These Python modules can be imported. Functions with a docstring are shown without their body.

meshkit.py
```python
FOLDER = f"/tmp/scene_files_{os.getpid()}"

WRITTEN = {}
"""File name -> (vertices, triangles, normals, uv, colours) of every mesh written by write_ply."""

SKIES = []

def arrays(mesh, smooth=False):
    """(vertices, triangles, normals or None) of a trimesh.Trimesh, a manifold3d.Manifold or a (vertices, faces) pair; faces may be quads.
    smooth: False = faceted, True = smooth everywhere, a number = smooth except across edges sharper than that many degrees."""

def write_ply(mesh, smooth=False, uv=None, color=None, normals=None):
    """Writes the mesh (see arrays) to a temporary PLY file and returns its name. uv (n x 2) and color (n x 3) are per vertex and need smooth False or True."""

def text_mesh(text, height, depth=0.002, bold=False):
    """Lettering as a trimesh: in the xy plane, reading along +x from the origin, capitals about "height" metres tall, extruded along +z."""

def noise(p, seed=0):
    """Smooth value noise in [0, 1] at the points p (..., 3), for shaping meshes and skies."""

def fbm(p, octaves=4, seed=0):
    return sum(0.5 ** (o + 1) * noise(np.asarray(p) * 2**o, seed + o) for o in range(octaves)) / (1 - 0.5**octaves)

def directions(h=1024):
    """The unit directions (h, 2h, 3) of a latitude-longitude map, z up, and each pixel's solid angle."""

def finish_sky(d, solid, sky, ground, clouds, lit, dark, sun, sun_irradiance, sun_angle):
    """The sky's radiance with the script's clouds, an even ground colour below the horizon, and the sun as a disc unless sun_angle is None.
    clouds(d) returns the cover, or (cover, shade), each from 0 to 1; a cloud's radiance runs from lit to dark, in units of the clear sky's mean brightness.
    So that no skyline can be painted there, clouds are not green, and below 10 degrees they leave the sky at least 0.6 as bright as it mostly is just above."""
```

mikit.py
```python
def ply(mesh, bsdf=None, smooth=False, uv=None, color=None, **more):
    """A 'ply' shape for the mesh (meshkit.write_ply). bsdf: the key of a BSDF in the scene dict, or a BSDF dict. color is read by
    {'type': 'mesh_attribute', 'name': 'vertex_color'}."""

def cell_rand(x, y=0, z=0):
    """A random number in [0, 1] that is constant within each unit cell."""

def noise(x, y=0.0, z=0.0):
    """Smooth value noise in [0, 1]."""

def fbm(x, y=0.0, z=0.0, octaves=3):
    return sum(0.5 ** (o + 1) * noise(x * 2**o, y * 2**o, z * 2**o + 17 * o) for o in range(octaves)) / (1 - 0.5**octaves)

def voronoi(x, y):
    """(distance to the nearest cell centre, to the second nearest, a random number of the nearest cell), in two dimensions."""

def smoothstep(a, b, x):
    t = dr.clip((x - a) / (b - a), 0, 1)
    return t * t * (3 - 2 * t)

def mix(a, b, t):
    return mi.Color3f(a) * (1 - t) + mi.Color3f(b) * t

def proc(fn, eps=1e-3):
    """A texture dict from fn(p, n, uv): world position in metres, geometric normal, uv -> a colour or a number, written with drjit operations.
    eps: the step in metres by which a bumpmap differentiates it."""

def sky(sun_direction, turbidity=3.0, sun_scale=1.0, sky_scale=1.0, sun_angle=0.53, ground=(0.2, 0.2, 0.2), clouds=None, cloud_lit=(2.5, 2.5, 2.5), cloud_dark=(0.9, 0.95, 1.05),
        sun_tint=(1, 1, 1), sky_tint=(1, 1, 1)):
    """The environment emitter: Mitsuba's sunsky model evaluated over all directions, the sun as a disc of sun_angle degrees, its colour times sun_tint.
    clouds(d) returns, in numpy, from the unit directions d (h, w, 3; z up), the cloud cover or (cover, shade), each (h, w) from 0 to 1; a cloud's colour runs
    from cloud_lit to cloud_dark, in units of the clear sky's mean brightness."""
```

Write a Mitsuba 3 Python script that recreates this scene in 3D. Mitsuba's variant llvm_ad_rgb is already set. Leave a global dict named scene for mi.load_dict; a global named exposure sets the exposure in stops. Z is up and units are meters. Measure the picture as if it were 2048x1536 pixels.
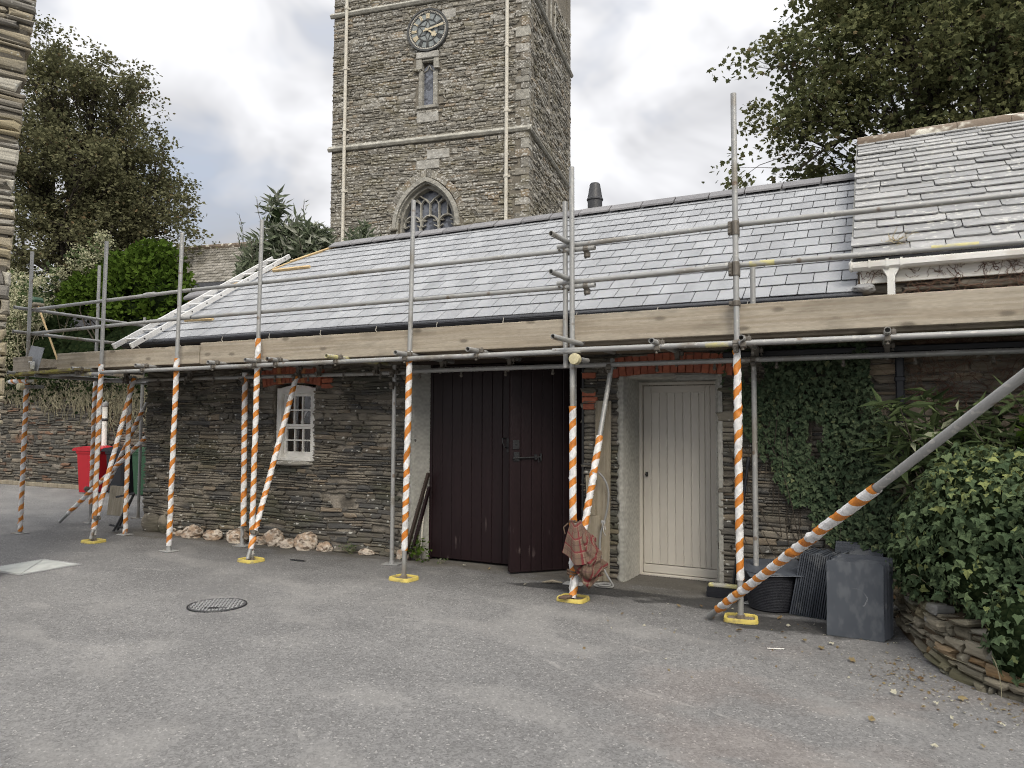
import math
import numpy as np
import drjit as dr
import mitsuba as mi
import mikit, meshkit
from mikit import proc, noise, fbm, voronoi, smoothstep, mix, cell_rand

scene, labels = {}, {}
T = mi.ScalarTransform4f
A = np.array

# ------------------------------------------------------------------ camera, sky, exposure
EYE = A([0.0, 0.0, 1.6])
FWD = A([-0.449, 0.892, 0.0543]); UPV = A([0.0193, -0.0512, 0.9985])
scene['camera'] = {'type': 'perspective', 'fov': 2 * math.degrees(math.atan(1024 / 1474.0)), 'fov_axis': 'x',
                   'near_clip': 0.05, 'far_clip': 2000.0,
                   'to_world': T().look_at(origin=EYE.tolist(), target=(EYE + FWD * 10).tolist(), up=UPV.tolist())}
exposure = 2.85


def cloud_cover(d):
    p = d * A([1.0, 1.0, 1.15])
    warp = np.stack([meshkit.fbm(p * 2.3 + k * 9.1, 4, 3 + k) for k in range(3)], -1) - 0.5
    q = p + 0.34 * warp
    a = meshkit.fbm(q * 5.6 + 3.1, 6, 11)
    b = meshkit.fbm(q * 1.8 + 12.7, 3, 23)
    c = meshkit.fbm(q * 12.0 + 1.7, 4, 31)
    tex = np.clip(0.84 + 1.5 * (a - 0.5) + 0.6 * (b - 0.5) + 0.5 * (c - 0.5), 0.60, 1.10)
    level = 3.2 * (0.73 + 2.05 * np.maximum(d[..., 2], 0)) / 2.8 * tex       # an overcast sky is brighter overhead
    cover = np.clip(1.0 - 1.5 * np.clip(0.42 - a, 0, 1), 0.8, 1)
    return cover, np.clip((3.6 - level) / (3.6 - 0.7), 0, 1)


scene['sky'] = mikit.sky([0.45, -0.62, 0.64], turbidity=3, sun_scale=0.26, sun_angle=26.0, sun_tint=(0.86, 0.97, 1.16), clouds=cloud_cover,
                         cloud_lit=(3.6, 3.6, 3.64), cloud_dark=(0.7, 0.71, 0.755), ground=(0.16, 0.16, 0.155))

# ------------------------------------------------------------------ naming and mesh helpers
_used = {}


def num(base):
    k = _used.get(base, 0)
    _used[base] = k + 1
    return base if k == 0 else '%s_%03d' % (base, k)


def thing(name, label, cat, group=None, kind=None):
    key = num(name)
    labels[key] = {'label': label, 'category': cat}
    if group: labels[key]['group'] = group
    if kind: labels[key]['kind'] = kind
    return key


def put(key, m, bsdf, smooth=False, uv=None):
    v, f = A(m[0], float), A(m[1], int)
    if uv is None and len(m) > 2: uv = m[2]
    if uv is not None:
        uv = A(uv, float)
        if uv.ndim == 1: uv = np.repeat(uv[None], len(v), 0)
        if smooth not in (False, True): smooth = False
    scene[key] = mikit.ply((v, f), bsdf, smooth=smooth, uv=uv)
    return key


def part(parent, name, m, bsdf, smooth=False, uv=None, label=None, kind=None):
    key = put(num(parent + '__' + name), m, bsdf, smooth, uv)
    if label or kind:
        labels[key] = {}
        if label: labels[key]['label'] = label
        if kind: labels[key]['kind'] = kind
    return key


def solid(name, label, cat, m, bsdf, smooth=False, uv=None, group=None, kind=None):
    return put(thing(name, label, cat, group, kind), m, bsdf, smooth, uv)


def structure(name, m, bsdf, smooth=False, uv=None):
    key = put(num(name), m, bsdf, smooth, uv)
    labels[key] = {'kind': 'structure'}
    return key


def join(ms):
    vs, fs, us, n = [], [], [], 0
    hasuv = all(len(m) > 2 for m in ms)
    for m in ms:
        vs.append(A(m[0], float)); fs.append(A(m[1], int) + n); n += len(m[0])
        if hasuv: us.append(A(m[2], float))
    r = (np.vstack(vs), np.vstack(fs))
    return r + (np.vstack(us),) if hasuv else r


def withuv(m, u, w=0.0): return (m[0], m[1], np.repeat(A([[u, w]], float), len(m[0]), 0))


def move(m, R=None, t=(0, 0, 0)):
    v = A(m[0], float)
    if R is not None: v = v @ A(R).T
    return (v + A(t),) + tuple(m[1:])


def rot(axis, deg):
    a = math.radians(deg); x, y, z = A(axis, float) / np.linalg.norm(axis); c, s = math.cos(a), math.sin(a); C = 1 - c
    return A([[c + x * x * C, x * y * C - z * s, x * z * C + y * s], [y * x * C + z * s, c + y * y * C, y * z * C - x * s],
              [z * x * C - y * s, z * y * C + x * s, c + z * z * C]])


CF = A([[0, 3, 2], [0, 2, 1], [4, 5, 6], [4, 6, 7], [0, 1, 5], [0, 5, 4], [1, 2, 6], [1, 6, 5], [2, 3, 7], [2, 7, 6], [3, 0, 4], [3, 4, 7]])


def box(x0, x1, y0, y1, z0, z1):
    return (A([[x0, y0, z0], [x1, y0, z0], [x1, y1, z0], [x0, y1, z0], [x0, y0, z1], [x1, y0, z1], [x1, y1, z1], [x0, y1, z1]], float), CF)


def cbox(x0, x1, y0, y1, z0, z1, c=0.006):
    """box with chamfered edges (44 triangles)"""
    import itertools
    lo, hi = A([x0, y0, z0]), A([x1, y1, z1]); P = {}; vs = []
    for s in itertools.product((0, 1), repeat=3):
        for ax in range(3):
            q = np.where(A(s) == 1, hi, lo).astype(float)
            for k in range(3):
                if k != ax: q[k] += -c if s[k] else c
            P[s, ax] = len(vs); vs.append(q)
    fs = []
    for ax in range(3):
        o = [k for k in range(3) if k != ax]
        for side in (0, 1):
            ring = []
            for a, b in ((0, 0), (1, 0), (1, 1), (0, 1)):
                s = [0, 0, 0]; s[ax] = side; s[o[0]] = a; s[o[1]] = b; ring.append(P[tuple(s), ax])
            fs += [[ring[0], ring[1], ring[2]], [ring[0], ring[2], ring[3]]]
        for a, b in itertools.product((0, 1), repeat=2):
            s0 = [0, 0, 0]; s0[o[0]] = a; s0[o[1]] = b; s1 = list(s0); s1[ax] = 1
            s0, s1 = tuple(s0), tuple(s1)
            fs += [[P[s0, o[0]], P[s1, o[0]], P[s1, o[1]]], [P[s0, o[0]], P[s1, o[1]], P[s0, o[1]]]]
    for s in itertools.product((0, 1), repeat=3): fs.append([P[s, 0], P[s, 1], P[s, 2]])
    return orient(A(vs), A(fs))


def orient(v, f):
    c = v.mean(0); t = v[f]
    n = np.cross(t[:, 1] - t[:, 0], t[:, 2] - t[:, 0])
    flip = ((t.mean(1) - c) * n).sum(1) < 0
    f = f.copy(); f[flip] = f[flip][:, ::-1]
    return v, f


def basis(d):
    d = A(d, float) / np.linalg.norm(d)
    a = np.cross(d, [0, 0, 1.0] if abs(d[2]) < 0.9 else [1.0, 0, 0]); a /= np.linalg.norm(a)
    return a, np.cross(d, a), d


def tube(pts, r, n=8, caps=True, uvmap=False):
    """round bar along a polyline; r a number or one per point"""
    p = A(pts, float); k = len(p); r = np.broadcast_to(A(r, float), (k,))
    t = np.gradient(p, axis=0); t /= np.linalg.norm(t, axis=1, keepdims=True) + 1e-12
    a0, _, _ = basis(t[0]); a = np.zeros_like(p); b = np.zeros_like(p)
    for i in range(k):
        a0 = a0 - t[i] * (a0 @ t[i]); a0 /= np.linalg.norm(a0) + 1e-12; a[i] = a0; b[i] = np.cross(t[i], a0)
    m = n + 1 if uvmap else n
    g = np.arange(m) * 2 * np.pi / n
    v = p[:, None] + r[:, None, None] * (np.cos(g)[None, :, None] * a[:, None] + np.sin(g)[None, :, None] * b[:, None])
    i, j = np.meshgrid(np.arange(k - 1), np.arange(n), indexing='ij')
    jn = j + 1 if uvmap else (j + 1) % n
    q = np.stack([i * m + j, i * m + jn, (i + 1) * m + jn, (i + 1) * m + j], -1).reshape(-1, 4)
    f = np.vstack([q[:, [0, 1, 2]], q[:, [0, 2, 3]]]); v = v.reshape(-1, 3)
    if uvmap:
        s = np.concatenate([[0], np.cumsum(np.linalg.norm(np.diff(p, axis=0), axis=1))])
        return v, f, np.stack([np.tile(g / (2 * np.pi), k), np.repeat(s, m)], 1)
    if caps:
        c0, c1 = len(v), len(v) + 1
        v = np.vstack([v, p[0], p[-1]]); e = (k - 1) * n; w = np.arange(n)
        f = np.vstack([f, np.stack([(w + 1) % n, w, w * 0 + c0], 1), np.stack([e + w, e + (w + 1) % n, w * 0 + c1], 1)])
    return v, f


def pipe(p0, p1, r=0.0242, n=12, wall=0.004, bore=0.1):
    """scaffold tube: open ends with a wall and a dark bore a little way in"""
    p0, p1 = A(p0, float), A(p1, float); d = (p1 - p0) / np.linalg.norm(p1 - p0)
    mid = [p0 + (p1 - p0) * s for s in (0.34, 0.67)]
    pts = [p0 + d * bore, p0 + d * 1e-4, p0, p0 + d * 1e-4] + mid + [p1 - d * 1e-4, p1, p1 - d * 1e-4, p1 - d * bore]
    a, b, _ = basis(d); g = np.arange(n) * 2 * np.pi / n; k = len(pts)
    rr = [r - wall, r - wall, r - wall / 2, r, r, r, r, r - wall / 2, r - wall, r - wall]
    v = A([[pts[i] + rr[i] * (math.cos(x) * a + math.sin(x) * b) for x in g] for i in range(k)]).reshape(-1, 3)
    i, j = np.meshgrid(np.arange(k - 1), np.arange(n), indexing='ij'); jn = (j + 1) % n
    q = np.stack([i * n + j, i * n + jn, (i + 1) * n + jn, (i + 1) * n + j], -1).reshape(-1, 4)
    f = np.vstack([q[:, [0, 1, 2]], q[:, [0, 2, 3]]])
    c0, c1 = len(v), len(v) + 1; v = np.vstack([v, pts[0], pts[-1]]); w = np.arange(n); e = (k - 1) * n
    f = np.vstack([f, np.stack([(w + 1) % n, w, w * 0 + c0], 1), np.stack([e + w, e + (w + 1) % n, w * 0 + c1], 1)])
    return v, f


def prism(poly, h0, h1, ex=(1, 0, 0), ey=(0, 1, 0), ez=(0, 0, 1), o=(0, 0, 0)):
    """convex or star polygon (2D, counter-clockwise) extruded along ez"""
    poly = A(poly, float); n = len(poly); ex, ey, ez, o = map(lambda x: A(x, float), (ex, ey, ez, o))
    P = poly[:, :1] * ex + poly[:, 1:] * ey + o
    c = P.mean(0); w = np.arange(n)
    v = np.vstack([P + ez * h0, P + ez * h1, c + ez * h0, c + ez * h1])
    f = np.vstack([np.stack([w, (w + 1) % n, n + (w + 1) % n], 1), np.stack([w, n + (w + 1) % n, n + w], 1),
                   np.stack([(w + 1) % n, w, w * 0 + 2 * n], 1), np.stack([n + w, n + (w + 1) % n, w * 0 + 2 * n + 1], 1)])
    return v, f


def lathe(prof, n=24, c=(0, 0, 0)):
    prof = A(prof, float); k = len(prof); g = np.arange(n) * 2 * np.pi / n
    v = np.stack([prof[:, :1] * np.cos(g), prof[:, :1] * np.sin(g), np.repeat(prof[:, 1:], n, 1)], -1).reshape(-1, 3) + A(c)
    i, j = np.meshgrid(np.arange(k - 1), np.arange(n), indexing='ij'); jn = (j + 1) % n
    q = np.stack([i * n + j, i * n + jn, (i + 1) * n + jn, (i + 1) * n + j], -1).reshape(-1, 4)
    return v, np.vstack([q[:, [0, 1, 2]], q[:, [0, 2, 3]]])


def sphere(c, r, n=8):
    return move(lathe([(math.sin(t) * 1.0 + 1e-5, -math.cos(t)) for t in np.linspace(0, np.pi, n)], 2 * n), np.diag(np.broadcast_to(r, (3,))), c)


def rock(c, r, seed, sub=2, rough=0.35):
    import trimesh
    s = trimesh.creation.icosphere(subdivisions=sub); v = A(s.vertices)
    n = meshkit.fbm(v * 1.4 + seed * 7.3, 3, seed) - 0.5
    v = v * (1 + rough * 1.6 * n)[:, None]
    v = v + 0.16 * (np.round(v * 2.2) / 2.2 - v)
    return v * A(r) + A(c), A(s.faces)


def sweep_quad(path, w, h, up=(0, -1, 0)):
    """a bar of rectangular section along a path (for mouldings and tracery); w across, h along 'up'"""
    p = A(path, float); up = A(up, float); up /= np.linalg.norm(up)
    t = np.gradient(p, axis=0); s = np.cross(t, up); s /= np.linalg.norm(s, axis=1, keepdims=True) + 1e-9
    off = [(-w / 2, 0), (-w / 2 * 0.45, h), (w / 2 * 0.45, h), (w / 2, 0)]
    v = np.stack([p + s * a + up * b for a, b in off], 1).reshape(-1, 3); k = len(p)
    f = []
    for i in range(k - 1):
        for j in range(4):
            a, b = i * 4 + j, i * 4 + (j + 1) % 4
            f += [[a, a + 4, b + 4], [a, b + 4, b]]
    f += [[0, 1, 2], [0, 2, 3], [4 * k - 4, 4 * k - 2, 4 * k - 3], [4 * k - 4, 4 * k - 1, 4 * k - 2]]
    return v, A(f)


# ------------------------------------------------------------------ rubble masonry
def rubble(x0, x1, z0, z1, rng, h=(0.04, 0.1), l=(0.12, 0.5), gap=0.012, holes=(), wave=0.03, split=0.2, seed=0, keep=None):
    """a list of stones, each 8 outline points (x, z) counter-clockwise, laid in wavering courses round rectangular holes"""
    def zw(x, z): return z + wave * 2 * (meshkit.noise(A([x * 0.9, z * 3.0, seed])) - 0.5) + wave * 0.6 * (meshkit.noise(A([x * 4.0, z * 7.0, seed + 5])) - 0.5)
    out, z = [], z0
    while z < z1 - 0.02:
        hh = min(rng.uniform(*h) * (1.5 if rng.random() < 0.12 else 1), z1 - z)
        if z1 - (z + hh) < h[0] * 0.6: hh = z1 - z
        spans = [(x0, x1)]
        for a, b, c, d in holes:
            if z + hh * 0.5 > c and z + hh * 0.5 < d:
                spans = [s for p, q in spans for s in ((p, min(q, a)), (max(p, b), q)) if s[1] - s[0] > 0.03]
        for p, q in spans:
            x = p
            while x < q - 1e-6:
                ll = rng.uniform(*l) * (0.55 if rng.random() < 0.25 else 1)
                if q - (x + ll) < l[0] * 0.7: ll = q - x
                zs = [(z, z + hh)]
                if rng.random() < split and hh > h[0] * 1.3:
                    m = z + hh * rng.uniform(0.35, 0.65); zs = [(z, m), (m, z + hh)]
                for a, b in zs:
                    g = gap * rng.uniform(0.5, 1.4) / 2
                    xa, xb = x + g, x + ll - g; xm = (xa + xb) / 2 + rng.uniform(-.2, .2) * ll
                    lean = rng.uniform(-.25, .25) * (b - a)
                    pts = [(xa - lean, zw(xa, a) + g), (xm, zw(xm, a) + g), (xb - lean, zw(xb, a) + g), (xb, (zw(xb, a) + zw(xb, b)) / 2),
                           (xb + lean, zw(xb, b) - g), (xm, zw(xm, b) - g), (xa + lean, zw(xa, b) - g), (xa, (zw(xa, a) + zw(xa, b)) / 2)]
                    P = A(pts); P += rng.uniform(-1, 1, P.shape) * A([0.02, 0.09 * (b - a)])
                    if P[4:7, 1].min() - P[0:3, 1].max() > 0.006 and (keep is None or keep(xm, (a + b) / 2)): out.append(P)
                x += ll
        z += hh
    return out


def stone_meshes(stones, o, ex, rng, proud=0.02, cham=0.012, back=0.05, lod=1):
    """one mesh (v, f, uv) per stone on the wall plane through o with ex along it and z up; uv holds the stone's tone and kind"""
    o, ex = A(o, float), A(ex, float); n = np.cross(ex, [0, 0, 1.0]); up = A([0, 0, 1.0]); res = []
    w = np.arange(8); wn = (w + 1) % 8
    F = np.vstack([np.stack([w, wn, w * 0 + 24], 1), np.stack([8 + w, 8 + wn, wn], 1), np.stack([8 + w, wn, w], 1),
                   np.stack([16 + w, 16 + wn, 8 + wn], 1), np.stack([16 + w, 8 + wn, 8 + w], 1)])
    for P in stones:
        c = P.mean(0); ext = P.max(0) - P.min(0); ch = min(cham, 0.3 * ext[1])
        s = np.maximum(1 - 2 * ch / np.maximum(ext, 1e-3), 0.3)
        d = proud * rng.uniform(-0.8, 0.9)
        tx, tz = rng.uniform(-1, 1) * 0.25 * proud, rng.uniform(-1, 1) * 0.35 * proud
        In = c + (P - c) * s
        q = (In - c) / np.maximum(ext / 2, 1e-3)
        df = d + tx * q[:, 0] + tz * q[:, 1] + rng.uniform(-1, 1, 8) * 0.15 * proud
        V = np.vstack([np.c_[In, df], np.c_[P, df - ch * rng.uniform(0.5, 1.1, 8)], np.c_[c + (P - c) * 0.97, np.full(8, -back)], [[c[0], c[1], d + 0.15 * proud]]])
        v = o + V[:, :1] * ex + V[:, 1:2] * up + V[:, 2:] * n
        res.append((v, F, np.repeat(rng.random((1, 2)), 25, 0)))
    return res


def lay(parent, name, ms, bsdf, limit=300, rest='rubble_fill', size=None, pick=None):
    """the largest as parts of their own, the remainder as one part of kind stuff"""
    ms = list(ms)
    if size is None: size = [np.prod(np.sort(np.ptp(A(m[0]), axis=0))[1:]) for m in ms]
    order = np.argsort(-A(size)); own = set(order[:limit].tolist())
    for i in sorted(own): part(parent, name, ms[i], bsdf)
    other = [ms[i] for i in range(len(ms)) if i not in own]
    if other: part(parent, rest, join(other), bsdf, kind='stuff')


# ------------------------------------------------------------------ foliage
SHAPES = {  # outline points (along, across, lift), first is the stalk end
    'kite': A([(0, 0, 0), (0.45, -0.36, 0.10), (1, 0, -0.05), (0.45, 0.36, 0.10)]),
    'lance': A([(0, 0, 0), (0.35, -0.13, 0.03), (1, 0, -0.10), (0.35, 0.13, 0.03)]),
    'maple': A([(0, 0, 0), (0.1, -0.42, 0.04), (0.42, -0.3, 0.06), (0.62, -0.46, -0.02), (0.66, -0.2, 0.05), (1, 0, -0.08), (0.66, 0.2, 0.05), (0.62, 0.46, -0.02), (0.42, 0.3, 0.06), (0.1, 0.42, 0.04)]),
    'ivy': A([(0.05, 0, 0), (-0.06, -0.26, 0.0), (0.2, -0.52, -0.05), (0.42, -0.27, 0.05), (0.95, 0, -0.08), (0.42, 0.27, 0.05), (0.2, 0.52, -0.05), (-0.06, 0.26, 0.0)]),
}


def leaves(P, axis, nrm, size, rng, shape='kite', tone=None):
    P, axis, nrm = A(P, float), A(axis, float), A(nrm, float); n = len(P); size = np.broadcast_to(size, (n,))
    axis = axis / (np.linalg.norm(axis, axis=1, keepdims=True) + 1e-9)
    s = np.cross(nrm, axis); s /= np.linalg.norm(s, axis=1, keepdims=True) + 1e-9; u = np.cross(axis, s)
    S = SHAPES[shape]; k = len(S)
    asp = rng.uniform(0.8, 1.2, (n, 1, 1))
    v = P[:, None] + size[:, None, None] * (S[None, :, :1] * axis[:, None] + asp * S[None, :, 1:2] * s[:, None] + rng.uniform(0.2, 2.0, (n, 1, 1)) * S[None, :, 2:] * u[:, None])
    if shape in ('kite', 'lance'): F = A([[0, 1, 2], [0, 2, 3]])
    else: F = A([[0, i, i + 1] for i in range(1, k - 1)])
    f = (F[None] + (np.arange(n) * k)[:, None, None]).reshape(-1, 3)
    if tone is None: tone = rng.random((n, 2))
    return v.reshape(-1, 3), f, np.repeat(tone, k, 0)


def rdir(rng, n):
    d = rng.normal(size=(n, 3)); return d / np.linalg.norm(d, axis=1, keepdims=True)


def kmeans(P, k, rng, it=6):
    C = P[rng.choice(len(P), k, replace=False)]
    for _ in range(it):
        lab = ((P[:, None] - C[None]) ** 2).sum(-1).argmin(1)
        C = A([P[lab == i].mean(0) if (lab == i).any() else C[i] for i in range(k)])
    return C, lab


def curve(a, b, rng, sag=0.12, n=5):
    a, b = A(a, float), A(b, float); t = np.linspace(0, 1, n)[:, None]; L = np.linalg.norm(b - a)
    c = (a + b) / 2 + rng.normal(size=3) * L * sag
    return (1 - t) ** 2 * a + 2 * t * (1 - t) * c + t ** 2 * b


def crown_points(blobs, n, rng, holes=0.42, freq=0.5, shell=0.55, seed=1):
    """points through a union of ellipsoids, thinned to clumps by noise"""
    w = A([b[3] * b[4] * b[5] for b in blobs]); w = w / w.sum(); out = []
    while sum(map(len, out)) < n:
        i = rng.choice(len(blobs), 4 * n, p=w); B = A(blobs)[i]
        r = shell + (1 - shell) * rng.random((4 * n, 1)) ** 0.7
        r = np.where(rng.random((4 * n, 1)) < 0.3, rng.random((4 * n, 1)), r)
        p = B[:, :3] + B[:, 3:] * rdir(rng, 4 * n) * r
        out.append(p[meshkit.fbm(p * freq + seed * 3.7, 3, seed) > holes])
    return np.vstack(out)[:n]


def make_tree(name, label, cat, foot, fork, blobs, rng, tips=420, per=40, spread=0.55, size=(0.1, 0.2), limbs=9, trunk_r=0.35, leaf='leaf_dark', bark='bark',
              shape='kite', holes=0.42, freq=0.5, shell=0.5, up=0.2, droop=-0.1, branch_r=1.0, seed=1, twigs=True):
    key = thing(name, label, cat)
    tip = crown_points(blobs, tips, rng, holes, freq, shell, seed)
    foot, fork = A(foot, float), A(fork, float)
    part(key, 'trunk', tube(curve(foot, fork, rng, 0.03, 7), np.linspace(trunk_r, trunk_r * 0.75, 7), 10), bark, True)
    C, lab = kmeans(tip, limbs, rng); br = []
    for i in range(limbs):
        pts = tip[lab == i]
        if not len(pts): continue
        end = fork + (C[i] - fork) * 0.72
        r0 = trunk_r * 0.42 * branch_r
        main = curve(fork, end, rng, 0.1, 6); br.append(tube(main, np.linspace(r0, r0 * 0.5, 6), 6))
        k = max(1, min(len(pts), int(len(pts) / 9)))
        D, l2 = kmeans(pts, k, rng)
        for j in range(k):
            q = pts[l2 == j]
            if not len(q): continue
            st = main[rng.integers(3, 6)]; mid = st + (D[j] - st) * 0.8
            seg = curve(st, mid, rng, 0.16, 5); br.append(tube(seg, np.linspace(r0 * 0.34, r0 * 0.14, 5), 5))
            if twigs:
                for t in q: br.append(tube(curve(seg[rng.integers(2, 5)], t, rng, 0.15, 4), np.linspace(r0 * 0.10, r0 * 0.03, 4), 3, False))
    part(key, 'branch', join(br), bark, True)
    n = tips * per
    i = np.repeat(np.arange(tips), per)
    P = tip[i] + rdir(rng, n) * (rng.random((n, 1)) ** 0.45) * A([1, 1, 0.5]) * spread * rng.uniform(0.75, 1.7, (tips, 1))[i]
    P[:, 2] -= 0.25 * ((P - tip[i])[:, :2] ** 2).sum(1)
    ax = rdir(rng, n) * A([1, 1, 0.6]) + A([0, 0, droop]); nr = rdir(rng, n) * 0.8 + A([0, 0, up + 0.6])
    tone = np.c_[np.clip(rng.random(tips)[i] * 0.6 + rng.random(n) * 0.4, 0, 1), rng.random(n)]
    part(key, 'crown', leaves(P, ax, nr, rng.uniform(*size, n), rng, shape, tone), leaf, kind='stuff')
    return key


# ------------------------------------------------------------------ materials
def mat(name, col, rough=0.8, spec=0.3, bump=None, bump_scale=1.0, eps=2e-3, **k):
    tex = proc(col) if callable(col) else {'type': 'rgb', 'value': list(col)}
    b = {'type': 'principled', 'base_color': tex, 'roughness': proc(rough) if callable(rough) else float(rough), 'specular': float(spec), **k}
    if bump is not None: b = {'type': 'bumpmap', 'arbitrary': proc(bump, eps), 'scale': float(bump_scale), 'bsdf': b}
    scene[name] = {'type': 'twosided', 'bsdf': b}


def n3(p, s, sz=None): return noise(p.x * s, p.y * s, p.z * (s if sz is None else sz))


def f3(p, s, sz=None, o=3): return fbm(p.x * s, p.y * s, p.z * (s if sz is None else sz), octaves=o)


def stone_mat(name, c0, c1, c2, lich, amount, moss=None, strata=26.0, rust=None):
    def fn(p, n, uv):
        c = mix(c0, c1, smoothstep(0.05, 0.75, uv.x))
        c = mix(c, c2, smoothstep(0.82, 0.95, uv.x))
        if rust is not None: c = mix(c, rust, 0.75 * smoothstep(0.74, 0.96, uv.y) * smoothstep(0.3, 0.6, f3(p, 2.3)))
        g = f3(p, 7.0, strata)
        c = c * (0.5 + 1.0 * g)
        if moss is not None: c = mix(c, moss, 0.55 * smoothstep(0.5, 0.72, f3(p, 1.6, 3.0)))
        s = 0.62 * n3(p, 21.0) + 0.2 * n3(p, 55.0) + 0.18 * n3(p, 2.3)
        return mix(c, lich, 0.85 * smoothstep(amount, amount + 0.09, s))
    mat(name, fn, 0.86, 0.25)


def barn_stone(p, n, uv):
    c = mix((0.128, 0.116, 0.096), (0.082, 0.081, 0.078), smoothstep(0.1, 0.8, uv.x))
    c = mix(c, (0.20, 0.165, 0.125), smoothstep(0.86, 0.97, uv.x))
    c = c * (0.5 + 1.0 * f3(p, 7.0, 60))
    c = mix(c, (0.078, 0.080, 0.048), 0.5 * smoothstep(0.46, 0.68, f3(p, 1.3, 2.6)))
    c = mix(c, (0.24, 0.215, 0.175), 0.75 * smoothstep(0.56, 0.72, fbm(p.x * 2.2 + 5, p.z * 5.0, 1.0, octaves=5) + 0.16 * smoothstep(1.3, 2.1, p.z)))
    d1, d2, w = voronoi(p.x * 7.5 + 0.5 * noise(p.x * 20, p.z * 20), p.z * 13.0)
    sp = smoothstep(0.17, 0.10, d1 + 0.10 * (noise(p.x * 60, p.z * 60) - 0.5)) * smoothstep(0.74, 0.76, w)
    return mix(c, (0.46, 0.455, 0.42), 0.85 * dr.maximum(sp, smoothstep(0.76, 0.84, 0.62 * n3(p, 30.0) + 0.2 * n3(p, 65.0) + 0.18 * n3(p, 2.3))))


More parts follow.
